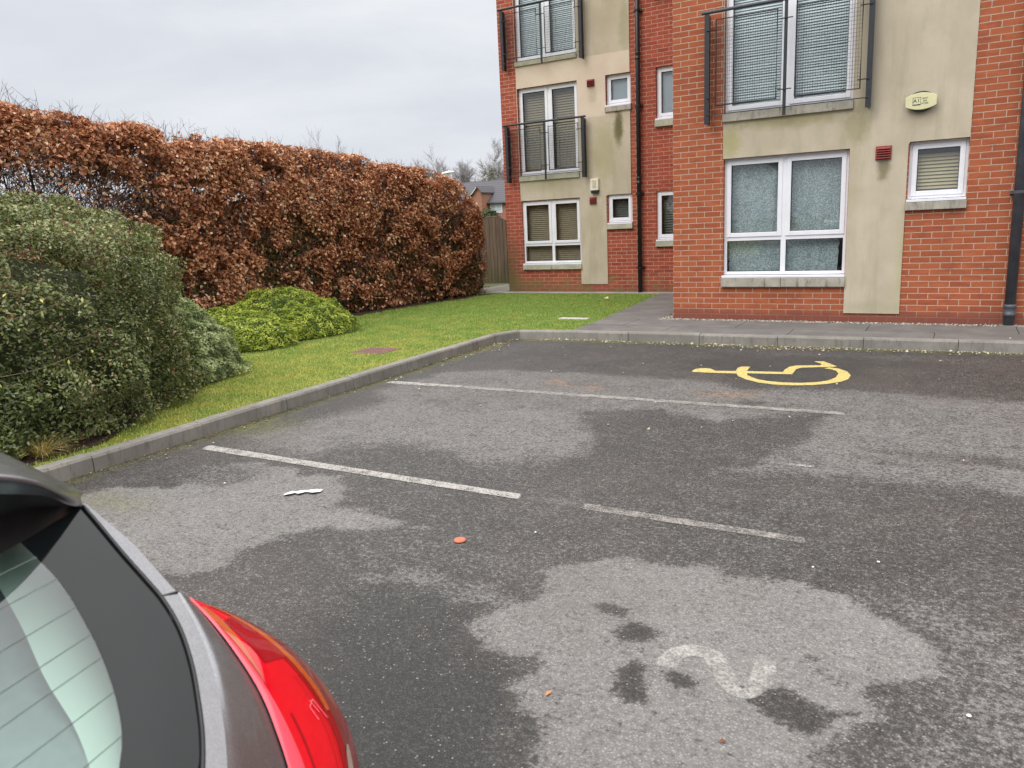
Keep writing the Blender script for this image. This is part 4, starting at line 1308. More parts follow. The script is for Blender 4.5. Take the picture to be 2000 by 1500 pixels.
# twigs
n = 90000
Pn = np.stack([rng.uniform(-11, -8.6, n), rng.uniform(1.0, 15.2, n), rng.uniform(.1, 3.5, n)], 1)
lev, dx, dz = hedge_level(Pn)
bare = np.exp(-(((Pn[:, 1] - 5.6) / 1.6) ** 2 + ((Pn[:, 2] - 1.9) / .6) ** 2) ** 1.5)
ok = (lev < .98) & (rng.uniform(0, 1, n) < .32 + .6 * bare)
A = Pn[ok]
D = unit(np.stack([rng.normal(.35, .55, len(A)), rng.normal(0, .55, len(A)), np.abs(rng.normal(.55, .5, len(A)))], 1))
B = A + D * rng.uniform(.18, .55, len(A))[:, None]
lb, _, _ = hedge_level(B)
B = np.where((lb > 1.02)[:, None], A + (B - A) * .35, B)
V1, F1 = twig_arrays(A, B, rng.uniform(.0025, .006, len(A)))
# wispy shoots above the clipped top
n = 1300
sy = rng.uniform(3.5, 14.4, n); sx = lerp(sy, *HX) + rng.normal(0, .3, n)
A = np.stack([sx, sy, lerp(sy, *HT) * .965 - np.abs(sx - lerp(sy, *HX)) * .12], 1)
hgt = np.minimum(rng.exponential(.075, n) * (1 + .6 * np.exp(-((sy - 5.9) / 1.5) ** 2)) + .03, .34)
B = A + np.stack([rng.normal(0, .35, n) * hgt, rng.normal(0, .35, n) * hgt, hgt], 1)
V2, F2 = twig_arrays(A, B, rng.uniform(.0016, .003, n))
sel = hgt > .16
A3 = A[sel] * .4 + B[sel] * .6; n3 = sel.sum()
B3 = A3 + np.stack([rng.normal(0, .09, n3), rng.normal(0, .09, n3), rng.uniform(.03, .13, n3)], 1)
V3, F3 = twig_arrays(A3, B3, np.full(n3, .0025))
# main stems
sy = np.arange(1.2, 14.6, .33) + rng.normal(0, .05, 41)[:len(np.arange(1.2, 14.6, .33))]
A = np.stack([lerp(sy, *HX) + rng.normal(0, .1, len(sy)), sy, np.full(len(sy), .05)], 1)
B = A + np.stack([rng.normal(0, .25, len(sy)), rng.normal(0, .25, len(sy)), lerp(sy, *HT) * rng.uniform(.6, .85, len(sy))], 1)
V4, F4 = twig_arrays(A, B, rng.uniform(.018, .035, len(sy)))
Vs = [V1, V2, V3, V4]; Fs = [F1, F2, F3, F4]; o_ = 0; FF = []
for v_, f_ in zip(Vs, Fs): FF.append(f_ + o_); o_ += len(v_)
M['twig'] = plain('beech_twig', (.10, .075, .07), .8, .3, 8)
np_mesh('branches_or_core', np.concatenate(Vs), np.concatenate(FF), M['twig'], hedge)
# dark green growth low inside the hedge
n = 150000
Pn = np.stack([rng.uniform(-10.3, -8.8, n), rng.uniform(6.0, 14.9, n), rng.uniform(.1, 1.9, n)], 1)
lev, dx, dz = hedge_level(Pn)
ok = (lev < .88) & (lev > .6) & (rng.uniform(0, 1, n) < .35) & (smooth_noise(Pn, 1.3, 41) > .45)
GP = Pn[ok]
V, F = leaf_arrays(GP, np.tile([1, 0, .3], (len(GP), 1)), rng.uniform(.04, .07, len(GP)), rng.uniform(.03, .05, len(GP)), .6)
M['ivy'] = mat_leaf('ivy_leaf', [(0, (.025, .04, .01)), (.6, (.06, .085, .02)), (1, (.11, .13, .035))], .6, .3, .15)
np_mesh('ivy', V, F, M['ivy'], hedge, {'rnd': np.repeat(rng.uniform(0, 1, len(GP)), 4)})

# ------------------------------------------------------------------ shrubs
def blob_r(D, rx_, ry_, h, p):
    rho = np.sqrt((D[:, 0] / rx_) ** 2 + (D[:, 1] / ry_) ** 2)
    return (rho ** p + np.abs(D[:, 2] / h) ** p) ** (-1 / p)
def blob_points(n, lobes, bump=(.1, 1.6), bump2=(.05, 5.), depth=.12, seed=50):
    """points near the surface of a union of rounded lobes (cx, cy, rx, ry, h, p, z0)"""
    out = []; nr = []
    tot = sum(l[2] * l[3] for l in lobes)
    for li, (cx, cy, rx_, ry_, h, p, z0) in enumerate(lobes):
        m = int(n * rx_ * ry_ / tot)
        D = rng.normal(0, 1, (m, 3)) * np.array([rx_, ry_, h]); D[:, 2] = np.abs(D[:, 2]); D = unit(D)
        r = blob_r(D, rx_, ry_, h, p)
        Q = D * r[:, None]
        r = r * (1 + (smooth_noise(Q + 3, bump[1], seed) - .5) * 2 * bump[0] + (smooth_noise(Q + 3, bump2[1], seed + 1) - .5) * 2 * bump2[0])
        r = r * (1 - np.abs(rng.normal(0, depth, m)))
        Q = D * r[:, None] + np.array([cx, cy, z0])
        N_ = unit(np.stack([D[:, 0] / rx_ ** 2, D[:, 1] / ry_ ** 2, D[:, 2] / h ** 2], 1))
        keep = np.ones(m, bool)
        for lj, l2 in enumerate(lobes):
            if lj == li: continue
            E_ = Q - np.array([l2[0], l2[1], l2[6]])
            rr = blob_r(unit(E_), l2[2], l2[3], l2[4], l2[5])
            keep &= np.linalg.norm(E_, axis=1) > rr * .84
        out.append(Q[keep]); nr.append(N_[keep])
    return np.concatenate(out), np.concatenate(nr)
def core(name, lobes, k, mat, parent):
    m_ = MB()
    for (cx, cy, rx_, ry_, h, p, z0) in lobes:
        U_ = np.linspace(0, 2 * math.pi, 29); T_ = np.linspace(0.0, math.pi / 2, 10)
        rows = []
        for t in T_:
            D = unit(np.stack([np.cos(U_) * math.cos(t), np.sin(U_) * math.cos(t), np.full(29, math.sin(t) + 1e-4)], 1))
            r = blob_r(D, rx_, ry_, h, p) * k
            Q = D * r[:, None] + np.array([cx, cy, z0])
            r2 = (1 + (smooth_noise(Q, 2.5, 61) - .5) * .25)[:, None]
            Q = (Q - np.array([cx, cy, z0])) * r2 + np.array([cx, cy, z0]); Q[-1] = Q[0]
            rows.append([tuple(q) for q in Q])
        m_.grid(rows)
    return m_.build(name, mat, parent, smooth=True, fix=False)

M['inner'] = plain('inner_dark_core', (.03, .04, .014), .95, .4, 12)  # dark colour stands in for the shade between the leaves
# big glossy evergreen
big = empty('evergreen_shrub', (-7.4, 2.95, .1), 'big rounded dark evergreen shrub with small glossy leaves beside the car', 'shrub')
lob = [(-7.4, 2.85, 1.9, 2.25, 1.86, 3.2, .1)]
Q, Nn = blob_points(230000, lob, (.07, 1.5), (.12, 4.2), .032)
gap = smooth_noise(Q, 3.6, 71) * .6 + smooth_noise(Q, 8., 72) * .4
low = np.clip((Q[:, 2] - .1) / 1.2, 0, 1)
kp = (rng.uniform(0, 1, len(Q)) < np.clip((gap - (.49 - .20 * low)) / .10, .38, 1)) & (Q[:, 0] + .4 * Q[:, 1] > -8.2) & (Q[:, 2] > .14)
Q, Nn = Q[kp], Nn[kp]
V, F = leaf_arrays(Q, unit(Nn + np.array([0, 0, .5])), rng.uniform(.026, .046, len(Q)), rng.uniform(.013, .022, len(Q)), .7, .3)
M['holly'] = mat_leaf('glossy_leaf', [(0, (.04, .06, .014)), (.3, (.12, .16, .04)), (.62, (.23, .265, .085)), (.86, (.38, .38, .17)), (.955, (.42, .37, .22)), (1, (.30, .13, .08))], .38, .6, .2)
rv = np.clip(rng.normal(.45, .27, len(Q)) + (smooth_noise(Q, 2., 73) - .5) * .35 + (Q[:, 2] - .9) * .12, 0, 1)  # higher leaves paler: light on the top put into the leaf colour
np_mesh('foliage', V, F, M['holly'], big, {'rnd': np.repeat(rv, 4)})
core('branches_or_core', lob, .74, M['inner'], big)  # solid dark shell fills the shrub, no branches modelled
# bare arching shoots with a few yellow leaves on its left face
tw = MB()
ly_ = []
for (a, b_, c) in (((-5.62, 2.2, 1.2), (-5.35, 2.45, 1.32), (-5.15, 2.78, 1.24)), ((-5.65, 2.3, 1.0), (-5.35, 2.6, 1.08), (-5.15, 3.05, 1.22)), ((-5.6, 2.1, .8), (-5.35, 2.4, .78), (-5.2, 2.6, .66)), ((-5.62, 2.45, .7), (-5.4, 2.85, .74), (-5.3, 3.15, .84))):
    pts = crom([a, b_, c], 9); tw.tube([tuple(p) for p in pts], [.003 - .00025 * i for i in range(9)], 5)
    for i in (6, 8): ly_.append(pts[i] + np.array([0, 0, -.03]))
tw.build('bare_shoot', plain('pale_twig', (.20, .16, .09), .8), big)
yl = plain('yellow_leaf_skin', (.42, .40, .09), .6)
for q in ly_:
    V, F = leaf_arrays(np.array([q]), np.array([[.6, -.6, .3]]), [.04], [.018], .5, tipdir=np.array([[0, 0, -1.]]))
    np_mesh('yellow_leaf', V, F, yl, big)

def hebe(name, loc, lobes, stops, label, nl, lsize, seed):
    r_ = empty(name, loc, label, 'shrub')
    Q, Nn = blob_points(nl, lobes, (.07, 2.4), (.10, 10.), .03, seed)
    ok = Q[:, 2] > .13
    Q, Nn = Q[ok], Nn[ok]
    # tight rosettes: five leaflets round each shoot tip
    k = 5
    C = np.repeat(Q, k, 0); Nk = np.repeat(unit(Nn + np.array([0, 0, .6])), k, 0)
    off = rng.normal(0, 1, (len(C), 3)); off = unit(off - Nk * np.sum(off * Nk, 1, keepdims=True))
    tip = unit(off * .9 + Nk * .8)
    L = np.repeat(rng.uniform(.8, 1.25, len(Q)), k) * lsize
    Nf = unit(Nk - off * .5)
    T = tip; B_ = unit(np.cross(Nf, T))
    C = C + tip * L[:, None] * .5
    Wd = L[:, None] * .45
    V = np.stack([C - T * L[:, None] * .5, C + B_ * Wd * .5, C + T * L[:, None] * .5, C - B_ * Wd * .5], 1).reshape(-1, 3)
    F = np.arange(len(V)).reshape(-1, 4)
    rv = np.clip(np.repeat(rng.normal(.5, .15, len(Q)) + (smooth_noise(Q, 13., seed + 5) - .5) * 1.3 + (smooth_noise(Q, 1.8, seed + 6) - .5) * .35, k) + rng.normal(0, .06, len(C)), 0, 1)
    np_mesh('foliage', V, F, mat_leaf(name + '_leaf', stops, .55, .35, .2), r_, {'rnd': np.repeat(rv, 4)})
    core('branches_or_core', lobes, .84, plain(name + '_inner_leaf', stops[0][1], .9, .4, 14), r_)  # solid core in the darkest leaf tone, inner shade put into its colour
hebe('grey_hebe', (-7.45, 5.2, .1), [(-7.42, 5.08, .94, .93, .92, 1.75, .1)],
     [(0, (.12, .16, .06)), (.4, (.34, .41, .18)), (.75, (.52, .58, .29)), (1, (.66, .70, .42))], 'dome of grey green hebe tucked beside the big evergreen shrub', 26000, .021, 80)
hebe('lime_hebe', (-8.5, 7.9, .1), [(-8.68, 8.1, .80, .85, .70, 2.0, .1), (-8.25, 7.1, .66, .62, .44, 2.1, .1), (-8.3, 8.25, .62, .85, .52, 1.9, .1), (-8.75, 7.2, .7, .75, .52, 2.0, .1), (-9.1, 6.7, .55, .6, .56, 2.2, .1)],
     [(0, (.06, .09, .014)), (.35, (.20, .28, .03)), (.7, (.40, .48, .055)), (1, (.58, .63, .13))], 'low spreading bright lime green hebe in front of the beech hedge', 44000, .021, 90)

# yellow ornamental grass tuft by the kerb
gt = MB()
for i in range(260):
    a = random.uniform(0, 6.283); L = random.uniform(.14, .34); r0 = random.uniform(0, .05)
    c0 = Vector((-5.52 + r0 * math.cos(a), 2.80 + r0 * math.sin(a), .10))
    d = Vector((math.cos(a), math.sin(a), 0)); lean = random.uniform(.35, 1.0)
    s_ = Vector((-d.y, d.x, 0)) * random.uniform(.0018, .0035)
    pr = []
    for t in (0, .35, .7, 1.):
        p = c0 + d * (L * lean * (t ** 1.5)) + Vector((0, 0, L * (.75 * t - .55 * lean * t * t)))
        pr.append((p - s_ * (1 - t * .8), p + s_ * (1 - t * .8)))
    for j in range(3):
        gt.add([pr[j][0], pr[j][1], pr[j + 1][1], pr[j + 1][0]], [(0, 1, 2, 3)])
tag(gt.build('grass_tuft', plain('straw_grass', (.46, .38, .13), .7, .45, 60), fix=False), 'small straw yellow ornamental grass tuft behind the kerb by the car', 'grass')
# ------------------------------------------------------------------ parked car (hatchback, nose to the hedge)
YC = -.168
SC = lambda L: [tuple(np.array((0, 0, 1.55)) + 1.12 * (np.array(p) - np.array((0, 0, 1.55)))) for p in L]
mir = lambda p: (p[0], 2 * YC - p[1], p[2])
car = empty('parked_car', (-2.5, YC, 0), 'dark grey hatchback parked nose to the kerb with red rear light, seen from behind', 'car')
def mat_carpaint():
    b = NB('grey_metallic_paint')
    co = b.coord()
    fl = b.voronoi(co, 900., 'Color')
    k = b.sepxyz(fl)[0]
    c = b.mix(k, (.19, .19, .205), (.27, .27, .285))
    d = b.noise(co, 25., 4, .6)
    r = b.ramp(d, [(.3, .30), (.7, .40)])
    b.bsdf(c, r, .82, .5, None, .6, .06)
    return b.m
PAINT = mat_carpaint()
BLACK = plain('black_trim', (.012, .012, .013), .35, .2, 30)
FRIT = plain('black_glass_border', (.008, .010, .011), .06, .3, 6, spec=.36)
CGLASS = mat_glass('car_glass', (.74, .88, .82), .01, .0, .8)
DGLASS = mat_glass('tinted_car_glass', (.25, .3, .28), .01, .0, 1.)
def surf(cols, nu, nv):
    """smooth surface through control columns (lists of points of equal length)"""
    C = [crom(c, nv) for c in cols]
    rows = []
    for j in range(nv):
        rows.append([tuple(p) for p in crom([c[j] for c in C], nu)])
    return rows
def add_surf(mb, cols, nu, nv, both=True):
    mb.grid(surf(cols, nu, nv))
    if both: mb.grid([[mir(p) for p in reversed(r)] for r in surf(cols, nu, nv)])
    return mb
G1 = [(-0.8345,0.456,1.2628),(-0.8084,0.455,1.2461),(-0.7654,0.4527,1.2185),(-0.7339,0.4522,1.1981),(-0.7088,0.4514,1.1819),(-0.676,0.4444,1.1619),(-0.638,0.4274,1.1405),(-0.6004,0.404,1.1206),(-0.5712,0.3832,1.1055),(-0.5491,0.3642,1.0949),(-0.5268,0.3409,1.0849),(-0.5104,0.3127,1.0796),(-0.5045,0.2793,1.0822)]
SP = [(-0.8384,0.4623,1.2649),(-0.8116,0.4663,1.2474),(-0.7743,0.4716,1.223),(-0.736,0.4711,1.1983),(-0.7087,0.4705,1.1807)]
T1 = [(-0.7065,0.4706,1.1794),(-0.6705,0.4614,1.1575),(-0.629,0.4437,1.1339),(-0.5859,0.4184,1.1106),(-0.5567,0.3972,1.0956),(-0.5376,0.3816,1.0866),(-0.5146,0.3585,1.0761),(-0.4946,0.328,1.0688),(-0.4869,0.2912,1.0704)]
L0 = [(-0.7049,0.4823,1.1669),(-0.6737,0.4846,1.1438),(-0.6416,0.4801,1.1258),(-0.5974,0.4758,1.0832),(-0.5652,0.4632,1.0558),(-0.5414,0.4515,1.0354),(-0.5195,0.4376,1.0193),(-0.4971,0.4202,0.9969),(-0.4838,0.4064,0.9699)]
L1 = [(-0.7055,0.4834,1.1669),(-0.6714,0.4888,1.1398),(-0.6315,0.4866,1.1141),(-0.588,0.4849,1.0709),(-0.5615,0.4784,1.0452),(-0.5382,0.4694,1.0238),(-0.5157,0.4555,1.0072),(-0.4925,0.438,0.9842),(-0.4786,0.4238,0.9568)]
SL = [(-0.7055,0.4859,1.1657),(-0.6823,0.5278,1.1275),(-0.6337,0.5466,1.0944),(-0.595,0.5645,1.0397),(-0.5643,0.5601,1.0048),(-0.5348,0.5412,0.9738),(-0.519,0.5253,0.9529),(-0.5019,0.5021,0.9276),(-0.494,0.4828,0.8975)]

# rear window, clear middle
G1, SP, T1, L0, L1, SL = [SC(q) for q in (G1, SP, T1, L0, L1, SL)]
gA = [(-0.8345,0.456,1.2628),(-0.7654,0.4527,1.2185),(-0.7088,0.4514,1.1819),(-0.638,0.4274,1.1405),(-0.5674,0.3799,1.1037),(-0.5104,0.3127,1.0796)]
gF = [(-0.8034,0.3727,1.2587),(-0.7563,0.3768,1.2272),(-0.7,0.3683,1.1922),(-0.6603,0.3573,1.1685),(-0.5981,0.3275,1.1338),(-0.5426,0.2727,1.1082)]
gI = [(-0.7483,0.15,1.2607),(-0.7002,0.15,1.2292),(-0.646,0.15,1.1942),(-0.609,0.15,1.1705),(-0.5542,0.15,1.1358),(-0.5122,0.15,1.1102)]
gC = [(-0.7203,-0.15,1.2627),(-0.6722,-0.15,1.2312),(-0.618,-0.15,1.1962),(-0.581,-0.15,1.1725),(-0.5262,-0.15,1.1378),(-0.4842,-0.15,1.1122)]
gA, gF, gI, gC = [SC(q) for q in (gA, gF, gI, gC)]
rw = MB(); rw.grid(surf([[mir(p) for p in gF], [mir(p) for p in gI], gC, gI, gF], 40, 24))
rear = rw.build('rear_window', CGLASS, car, smooth=True)
bo = MB(); add_surf(bo, [gF, [tuple((np.array(a) * .5 + np.array(b_) * .5) + np.array([.0005, -.0012, .001])) for a, b_ in zip(gF, gA)], gA], 12, 24)
# lower band of the border
gB = [tuple(gA[-1]),(-.545,.15,1.022),(-.515,YC,1.022)]
bo.grid(surf([[gF[-1], gI[-1], gC[-1], mir(gI[-1]), mir(gF[-1])], [gB[0], gB[1], gB[2], mir(gB[1]), mir(gB[0])]], 2, 30))
bo.build('window_border', FRIT, rear, smooth=True)
# heating wires printed on the glass
hw_ = MB()
gs = surf([[mir(p) for p in gF], [mir(p) for p in gI], gC, gI, gF], 56, 60)
for j in range(5, 60, 7):
    pts = [Vector(p) + Vector((.0012, 0, .001)) for p in gs[j]]
    up = Vector((0, 0, .0006))
    hw_.grid([[p + up for p in pts], [p - up for p in pts]])
hw_.build('heating_wire', plain('heater_line', (.22, .29, .26), .6, .1, 20), rear, fix=False)
# rubber edge round the glass
ru = MB(); gg = [tuple(np.array(p) + np.array([.001, .001, .001])) for p in crom(G1, 50)]
ru.tube(gg, .0026, 6); ru.build('glass_seal', BLACK, rear, smooth=True)
ru = MB(); ru.tube([mir(p) for p in gg], .003, 6); ru.build('glass_seal', BLACK, rear, smooth=True)

# pillar strips above the seam, tailgate strip below
e = .0035
ps_ = MB()
ga = [tuple(np.array(p) + np.array([.0011, .0003, .0016])) for p in crom(G1[:5], 16)]
sa = [tuple(p) for p in crom(SP, 16)]
ma = [tuple((np.array(a) + np.array(b_)) / 2 + np.array([.0012, .0006, .0015])) for a, b_ in zip(ga, sa)]
na = [tuple(np.array(p) + np.array([-.02, .004, -.02])) for p in sa]
nb_ = [tuple(np.array(p) + np.array([-.10, .010, -.05])) for p in sa]
for rows, nm in ((surf([ga, sa], 5, 20), 'rear_pillar'), (surf([sa, na, nb_], 12, 20), 'pillar_flank')):
    for q in (rows, [[mir(p) for p in reversed(r)] for r in rows]):
        ps_ = MB(); ps_.grid(q); ps_.build(nm, PAINT, car, smooth=True)
tg = MB()
ga = [tuple(np.array(p) + np.array([.0011, .0003, .0016])) for p in crom(G1[4:], 22)]
ta = [tuple(p) for p in crom(T1, 22)]
ma = [tuple((np.array(a) + np.array(b_)) / 2 + np.array([.0012, .0006, .0015])) for a, b_ in zip(ga, ta)]
la = [tuple(p) for p in crom(L0, 22)]
def ease(a, b_, t, out): return tuple(np.array(a) * (1 - t) + np.array(b_) * t + np.array(out))
q1 = [ease(a, b_, .08, (.0012, .0012, .0006)) for a, b_ in zip(ta, la)]
q2 = [ease(a, b_, .4, (.003, .002, .0)) for a, b_ in zip(ta, la)]
q3 = [ease(a, b_, .75, (.002, .0015, -.001)) for a, b_ in zip(ta, la)]
q4 = [ease(a, b_, 1., (-.0015, -.001, -.0005)) for a, b_ in zip(ta, la)]
rows = surf([ga, ta], 5, 26)
for q in (rows, [[mir(p) for p in reversed(r)] for r in rows]):
    st_ = MB(); st_.grid(q); st_.build('tailgate_edge', PAINT, car, smooth=True)
add_surf(tg, [ta, q1, q2, q3, q4], 30, 26)
# middle of the tailgate below the glass
tc0 = [ta[-1], (-.53, .13, 1.0), (-.50, YC, 1.0), mir((-.53, .13, 1.0)), mir(ta[-1])]
tg.grid(surf([[gB[0], gB[1], gB[2], mir(gB[1]), mir(gB[0])], tc0], 3, 30))
low = [(-.53, .44, .70), (-.475, .13, .70), (-.46, YC, .70), mir((-.475, .13, .70)), mir((-.53, .44, .70))]
md_ = [(-.53, .38, .90), (-.49, .13, .88), (-.47, YC, .88), mir((-.49, .13, .88)), mir((-.53, .38, .90))]
tg.grid(surf([tc0, md_, low], 10, 30))
side_l = [q4[-1], tuple(np.array(q4[-1]) + np.array([.0, -.03, -.06])), low[0]]
add_surf(tg, [[ta[-1], md_[0], low[0]], side_l], 4, 8)
tg.build('tailgate', PAINT, car, smooth=True)
sm2 = MB(); a, b_ = np.array(G1[4]), np.array(T1[0])
sm2.tube([tuple(a), tuple((a + b_) / 2), tuple(b_)], .0022, 6)
sm2.build('panel_gap', BLACK, car); sm2 = MB(); sm2.tube([mir(tuple(a)), mir(tuple((a + b_) / 2)), mir(tuple(b_))], .0022, 6)
sm2.build('panel_gap', BLACK, car)

# rear light ------------------------------------------------------------
def lens_mat(name, col, rough=.07, spec=.5, var=.12, scale=60):
    b = NB(name); co = b.coord()
    n = b.noise(b.mapping(co, (1., 1., 3.)), scale, 3)
    c = b.mix(n, tuple(x * (1 - var) for x in col), tuple(min(1, x * (1 + var)) for x in col))
    b.bsdf(c, rough, 0, spec, None, .7, .03)
    return b.m
RED = lens_mat('red_lens_plastic', (.60, .004, .014))
REDD = lens_mat('deep_red_lens_plastic', (.28, .006, .012))
PINK = lens_mat('pink_sheen_bevel', (.80, .08, .12), .2)  # pink reflection on the bevel facet put into its colour
RIM = lens_mat('smoky_red_rim', (.15, .03, .03), .1)
AMB = lens_mat('amber_lens_plastic', (.42, .085, .018), .1)
TAN = lens_mat('silver_reflector', (.30, .22, .18), .2)
def light_point(a, b_, t):
    a, b_ = np.array(a), np.array(b_)
    w_ = np.linalg.norm(b_ - a)
    return a * (1 - t) + b_ * t + np.array([.75, .45, .35]) * w_ * .22 * t * (1 - t)
for side in (0, 1):
    fx = (lambda r: r) if side == 0 else (lambda r: [[mir(p) for p in reversed(q)] for q in r])
    l0, l1, s_ = crom(L0, 44), crom(L1, 44), crom(SL, 44)
    def band(name, f0, f1, mat, parent, lift=0., i0=0, i1=44, nu=10):
        rows = []
        for j in range(i0, i1):
            v_ = (j - i0) / max(1, i1 - i0 - 1)
            a = f0(v_) if callable(f0) else f0; b2 = f1(v_) if callable(f1) else f1
            rows.append([tuple(light_point(l1[j], s_[j], a + (b2 - a) * k / nu) + np.array([.75, .45, .35]) * lift) for k in range(nu + 1)])
        m_ = MB(); m_.grid(fx(rows))
        return m_.build(name, mat, parent, smooth=True)
    body_ = band('tail_light', 0., .74, RED, car)
    body_['label'] = 'right red rear light' if side == 0 else 'left red rear light'
    band('smoky_rim', .74, 1.0, RIM, body_)
    m_ = MB(); m_.grid(fx([[tuple(a), tuple((a + c) / 2 + np.array([.002, .001, .002])), tuple(c)] for a, c in zip(l0, l1)]))
    m_.build('bevel_edge', PINK, body_, smooth=True)
    band('amber_band', lambda v: .70 - .04 * v, lambda v: .83 - .10 * v * v, AMB, body_, .0012, 2, 20)
    band('amber_band', lambda v: .02, lambda v: .30 * (1 - v) ** 1.2 + .02, AMB, body_, .0010, 2, 15)
    band('deep_red_panel', lambda v: .22, lambda v: .70, REDD, body_, .0008, 5, 13)
    band('deep_red_margin', lambda v: .60 + .03 * v, .735, REDD, body_, .0006, 10, 44)
    band('inner_lamp', lambda v: .10 + .02 * v, lambda v: .13 + .02 * v, REDD, body_, .0007, 18, 44)
    band('reflector_strip', lambda v: .78 - .20 * v ** .5, lambda v: .82 - .04 * v, TAN, body_, .0014, 24, 44)
    band('red_lamp_strip', lambda v: .84 - .04 * v, lambda v: .90 + .03 * v, RED, body_, .0014, 30, 44)
    for f in (.50, .57, .63, .68, .72):
        band('lens_groove', f - .004, f + .004, REDD, body_, .0012, 14, 44, 2)
    # moulded mark on the lens
    mk = MB()
    def lp(j, t): return tuple(light_point(l1[j], s_[j], t) + np.array([.75, .45, .35]) * .0018)
    for (j0, t0, j1, t1) in ((18, .40, 17, .52), (17, .52, 20, .60), (18, .40, 20, .44), (17, .46, 19, .51)):
        a, b2 = lp(j0, t0), lp(j1, t1)
        if side: a, b2 = mir(a), mir(b2)
        mk.bar(a, b2, .0005, 4)
    mk.build('moulded_mark', PINK, body_)

# roof with rear spoiler ------------------------------------------------
R0 = [(-.715,-.15,1.345),(-.727,.15,1.34),(-.756,.341,1.328),(-.764,.38,1.312),(-.799,.426,1.28),(-.834,.457,1.264)]
R1 = [(-.70,-.15,1.366),(-.712,.15,1.361),(-.739,.336,1.348),(-.746,.365,1.335),(-.77,.399,1.312),(-.828,.453,1.274)]
R2 = [(-.72,-.15,1.376),(-.735,.15,1.371),(-.765,.325,1.357),(-.775,.36,1.343),(-.80,.405,1.316),(-.836,.459,1.277)]
R3 = [(-.80,-.15,1.388),(-.815,.15,1.381),(-.85,.31,1.360),(-.858,.375,1.336),(-.868,.425,1.308),(-.875,.468,1.279)]
R4 = [(-1.1,-.15,1.405),(-1.1,.15,1.398),(-1.1,.33,1.370),(-1.1,.42,1.340),(-1.1,.47,1.314),(-1.1,.505,1.284)]
R5 = [(-1.7,-.15,1.425),(-1.7,.15,1.418),(-1.7,.33,1.392),(-1.7,.44,1.356),(-1.7,.50,1.325),(-1.7,.53,1.285)]
R6 = [(-2.3,-.15,1.41),(-2.3,.15,1.403),(-2.3,.33,1.38),(-2.3,.44,1.345),(-2.3,.50,1.315),(-2.3,.53,1.275)]
R7 = [(-2.75,-.15,1.35),(-2.75,.15,1.343),(-2.73,.33,1.325),(-2.72,.44,1.295),(-2.71,.49,1.27),(-2.70,.52,1.235)]
rowsR = [SC(q) for q in (R0, R1, R2, R3, R4, R5, R6, R7)]; R0 = rowsR[0]
def half(rows, n1, n2):
    cols = [[r[k] for r in rows] for k in range(6)]
    return surf(cols, n1, n2)
rs = half(rowsR[:4], 26, 22); rr = half(rowsR[3:], 26, 30)
sp_ = MB(); sp_.grid(rs); sp_.grid([[mir(p) for p in reversed(r)] for r in rs])
spo = sp_.build('roof_spoiler', PAINT, car, smooth=True)
uu = MB()
r0 = [tuple(p) for p in crom(R0, 26)]
gt_ = [tuple(p) for p in crom([gC[0], gI[0], gF[0], gA[0]], 26)]
uu.grid([r0, [tuple((np.array(a) + np.array(b_)) / 2 + np.array([-.02, 0, .01])) for a, b_ in zip(r0, gt_)], gt_])
uu.grid([[mir(p) for p in r0], [mir(tuple((np.array(a) + np.array(b_)) / 2 + np.array([-.02, 0, .01]))) for a, b_ in zip(r0, gt_)], [mir(p) for p in gt_]])
uu.build('spoiler_underside', BLACK, spo, smooth=True)  # black recess strip, shadow under the lip put into its colour
rf_ = MB(); rf_.grid(rr); rf_.grid([[mir(p) for p in reversed(r)] for r in rr])
rf_.build('roof', PAINT, car, smooth=True)

# body sides, bonnet, bumpers --------------------------------------------
def section(x, w_, zs, zt):
    return [(x, YC + w_ * k, z) for k, z in ((.0, .20), (.84, .20), (.95, .28), (1., .52), (.985, .72), (.93, zs), (.80, zs + .035), (.45, zt), (0., zt + .015))]
st = [(-.95, .80, .90, .93), (-1.3, .85, .92, .95), (-2., .87, .92, .95), (-2.8, .86, .91, .95), (-3.3, .85, .89, .955), (-3.9, .83, .83, .90), (-4.35, .78, .74, .80), (-4.62, .66, .62, .66), (-4.70, .52, .50, .52)]
secs = [section(*s) for s in st]
bm_ = MB(); sf = surf([[s[k] for s in secs] for k in range(9)], 34, 50)
bm_.grid(sf); bm_.grid([[mir(p) for p in reversed(r)] for r in sf])
e0, e1 = sf[0], sf[-1]
for ed in (e0, e1): bm_.grid([ed, [mir(p) for p in ed]])
# quarter panel from the light back to the side
qa = [tuple(p) for p in crom(SL, 16)]
qb = [(-.95, YC + .80 * k, z) for k, z in zip(np.interp(np.linspace(0, 1, 16), [0, .3, .6, 1], [.82, .93, .97, 1.]), np.linspace(.93, .70, 16))]
add_surf(bm_, [[tuple(np.array(p) + np.array([-.003, -.002, 0])) for p in qa], [tuple(np.array(a) * .6 + np.array(b_) * .4 + np.array([-.01, -.006, -.01])) for a, b_ in zip(qa, qb)], qb], 12, 16)
qc = [tuple(np.array(p) + np.array([-.10, .010, -.05])) for p in crom(SP, 16)]
qd = [(-1.05 + .1 * t, YC + .655 + .05 * t, 1.27 - .36 * t) for t in np.linspace(0, 1, 16)]
add_surf(bm_, [qc, qd], 6, 16)
add_surf(bm_, [[L0[-1], (-.53, .44, .70)], [L1[-1], (-.54, .50, .70)], [SL[-1], (-.58, .60, .70)]], 8, 8)
add_surf(bm_, [[SL[-1], (-.62, .60, .76), (-.60, .62, .69)], [(-.75, YC + .775, .76), (-.75, YC + .785, .73), (-.75, YC + .79, .66)], [(-.95, YC + .81, .70), (-.96, YC + .825, .69), (-.97, YC + .835, .60)]], 10, 8)
body = bm_.build('body', PAINT, car, smooth=True)
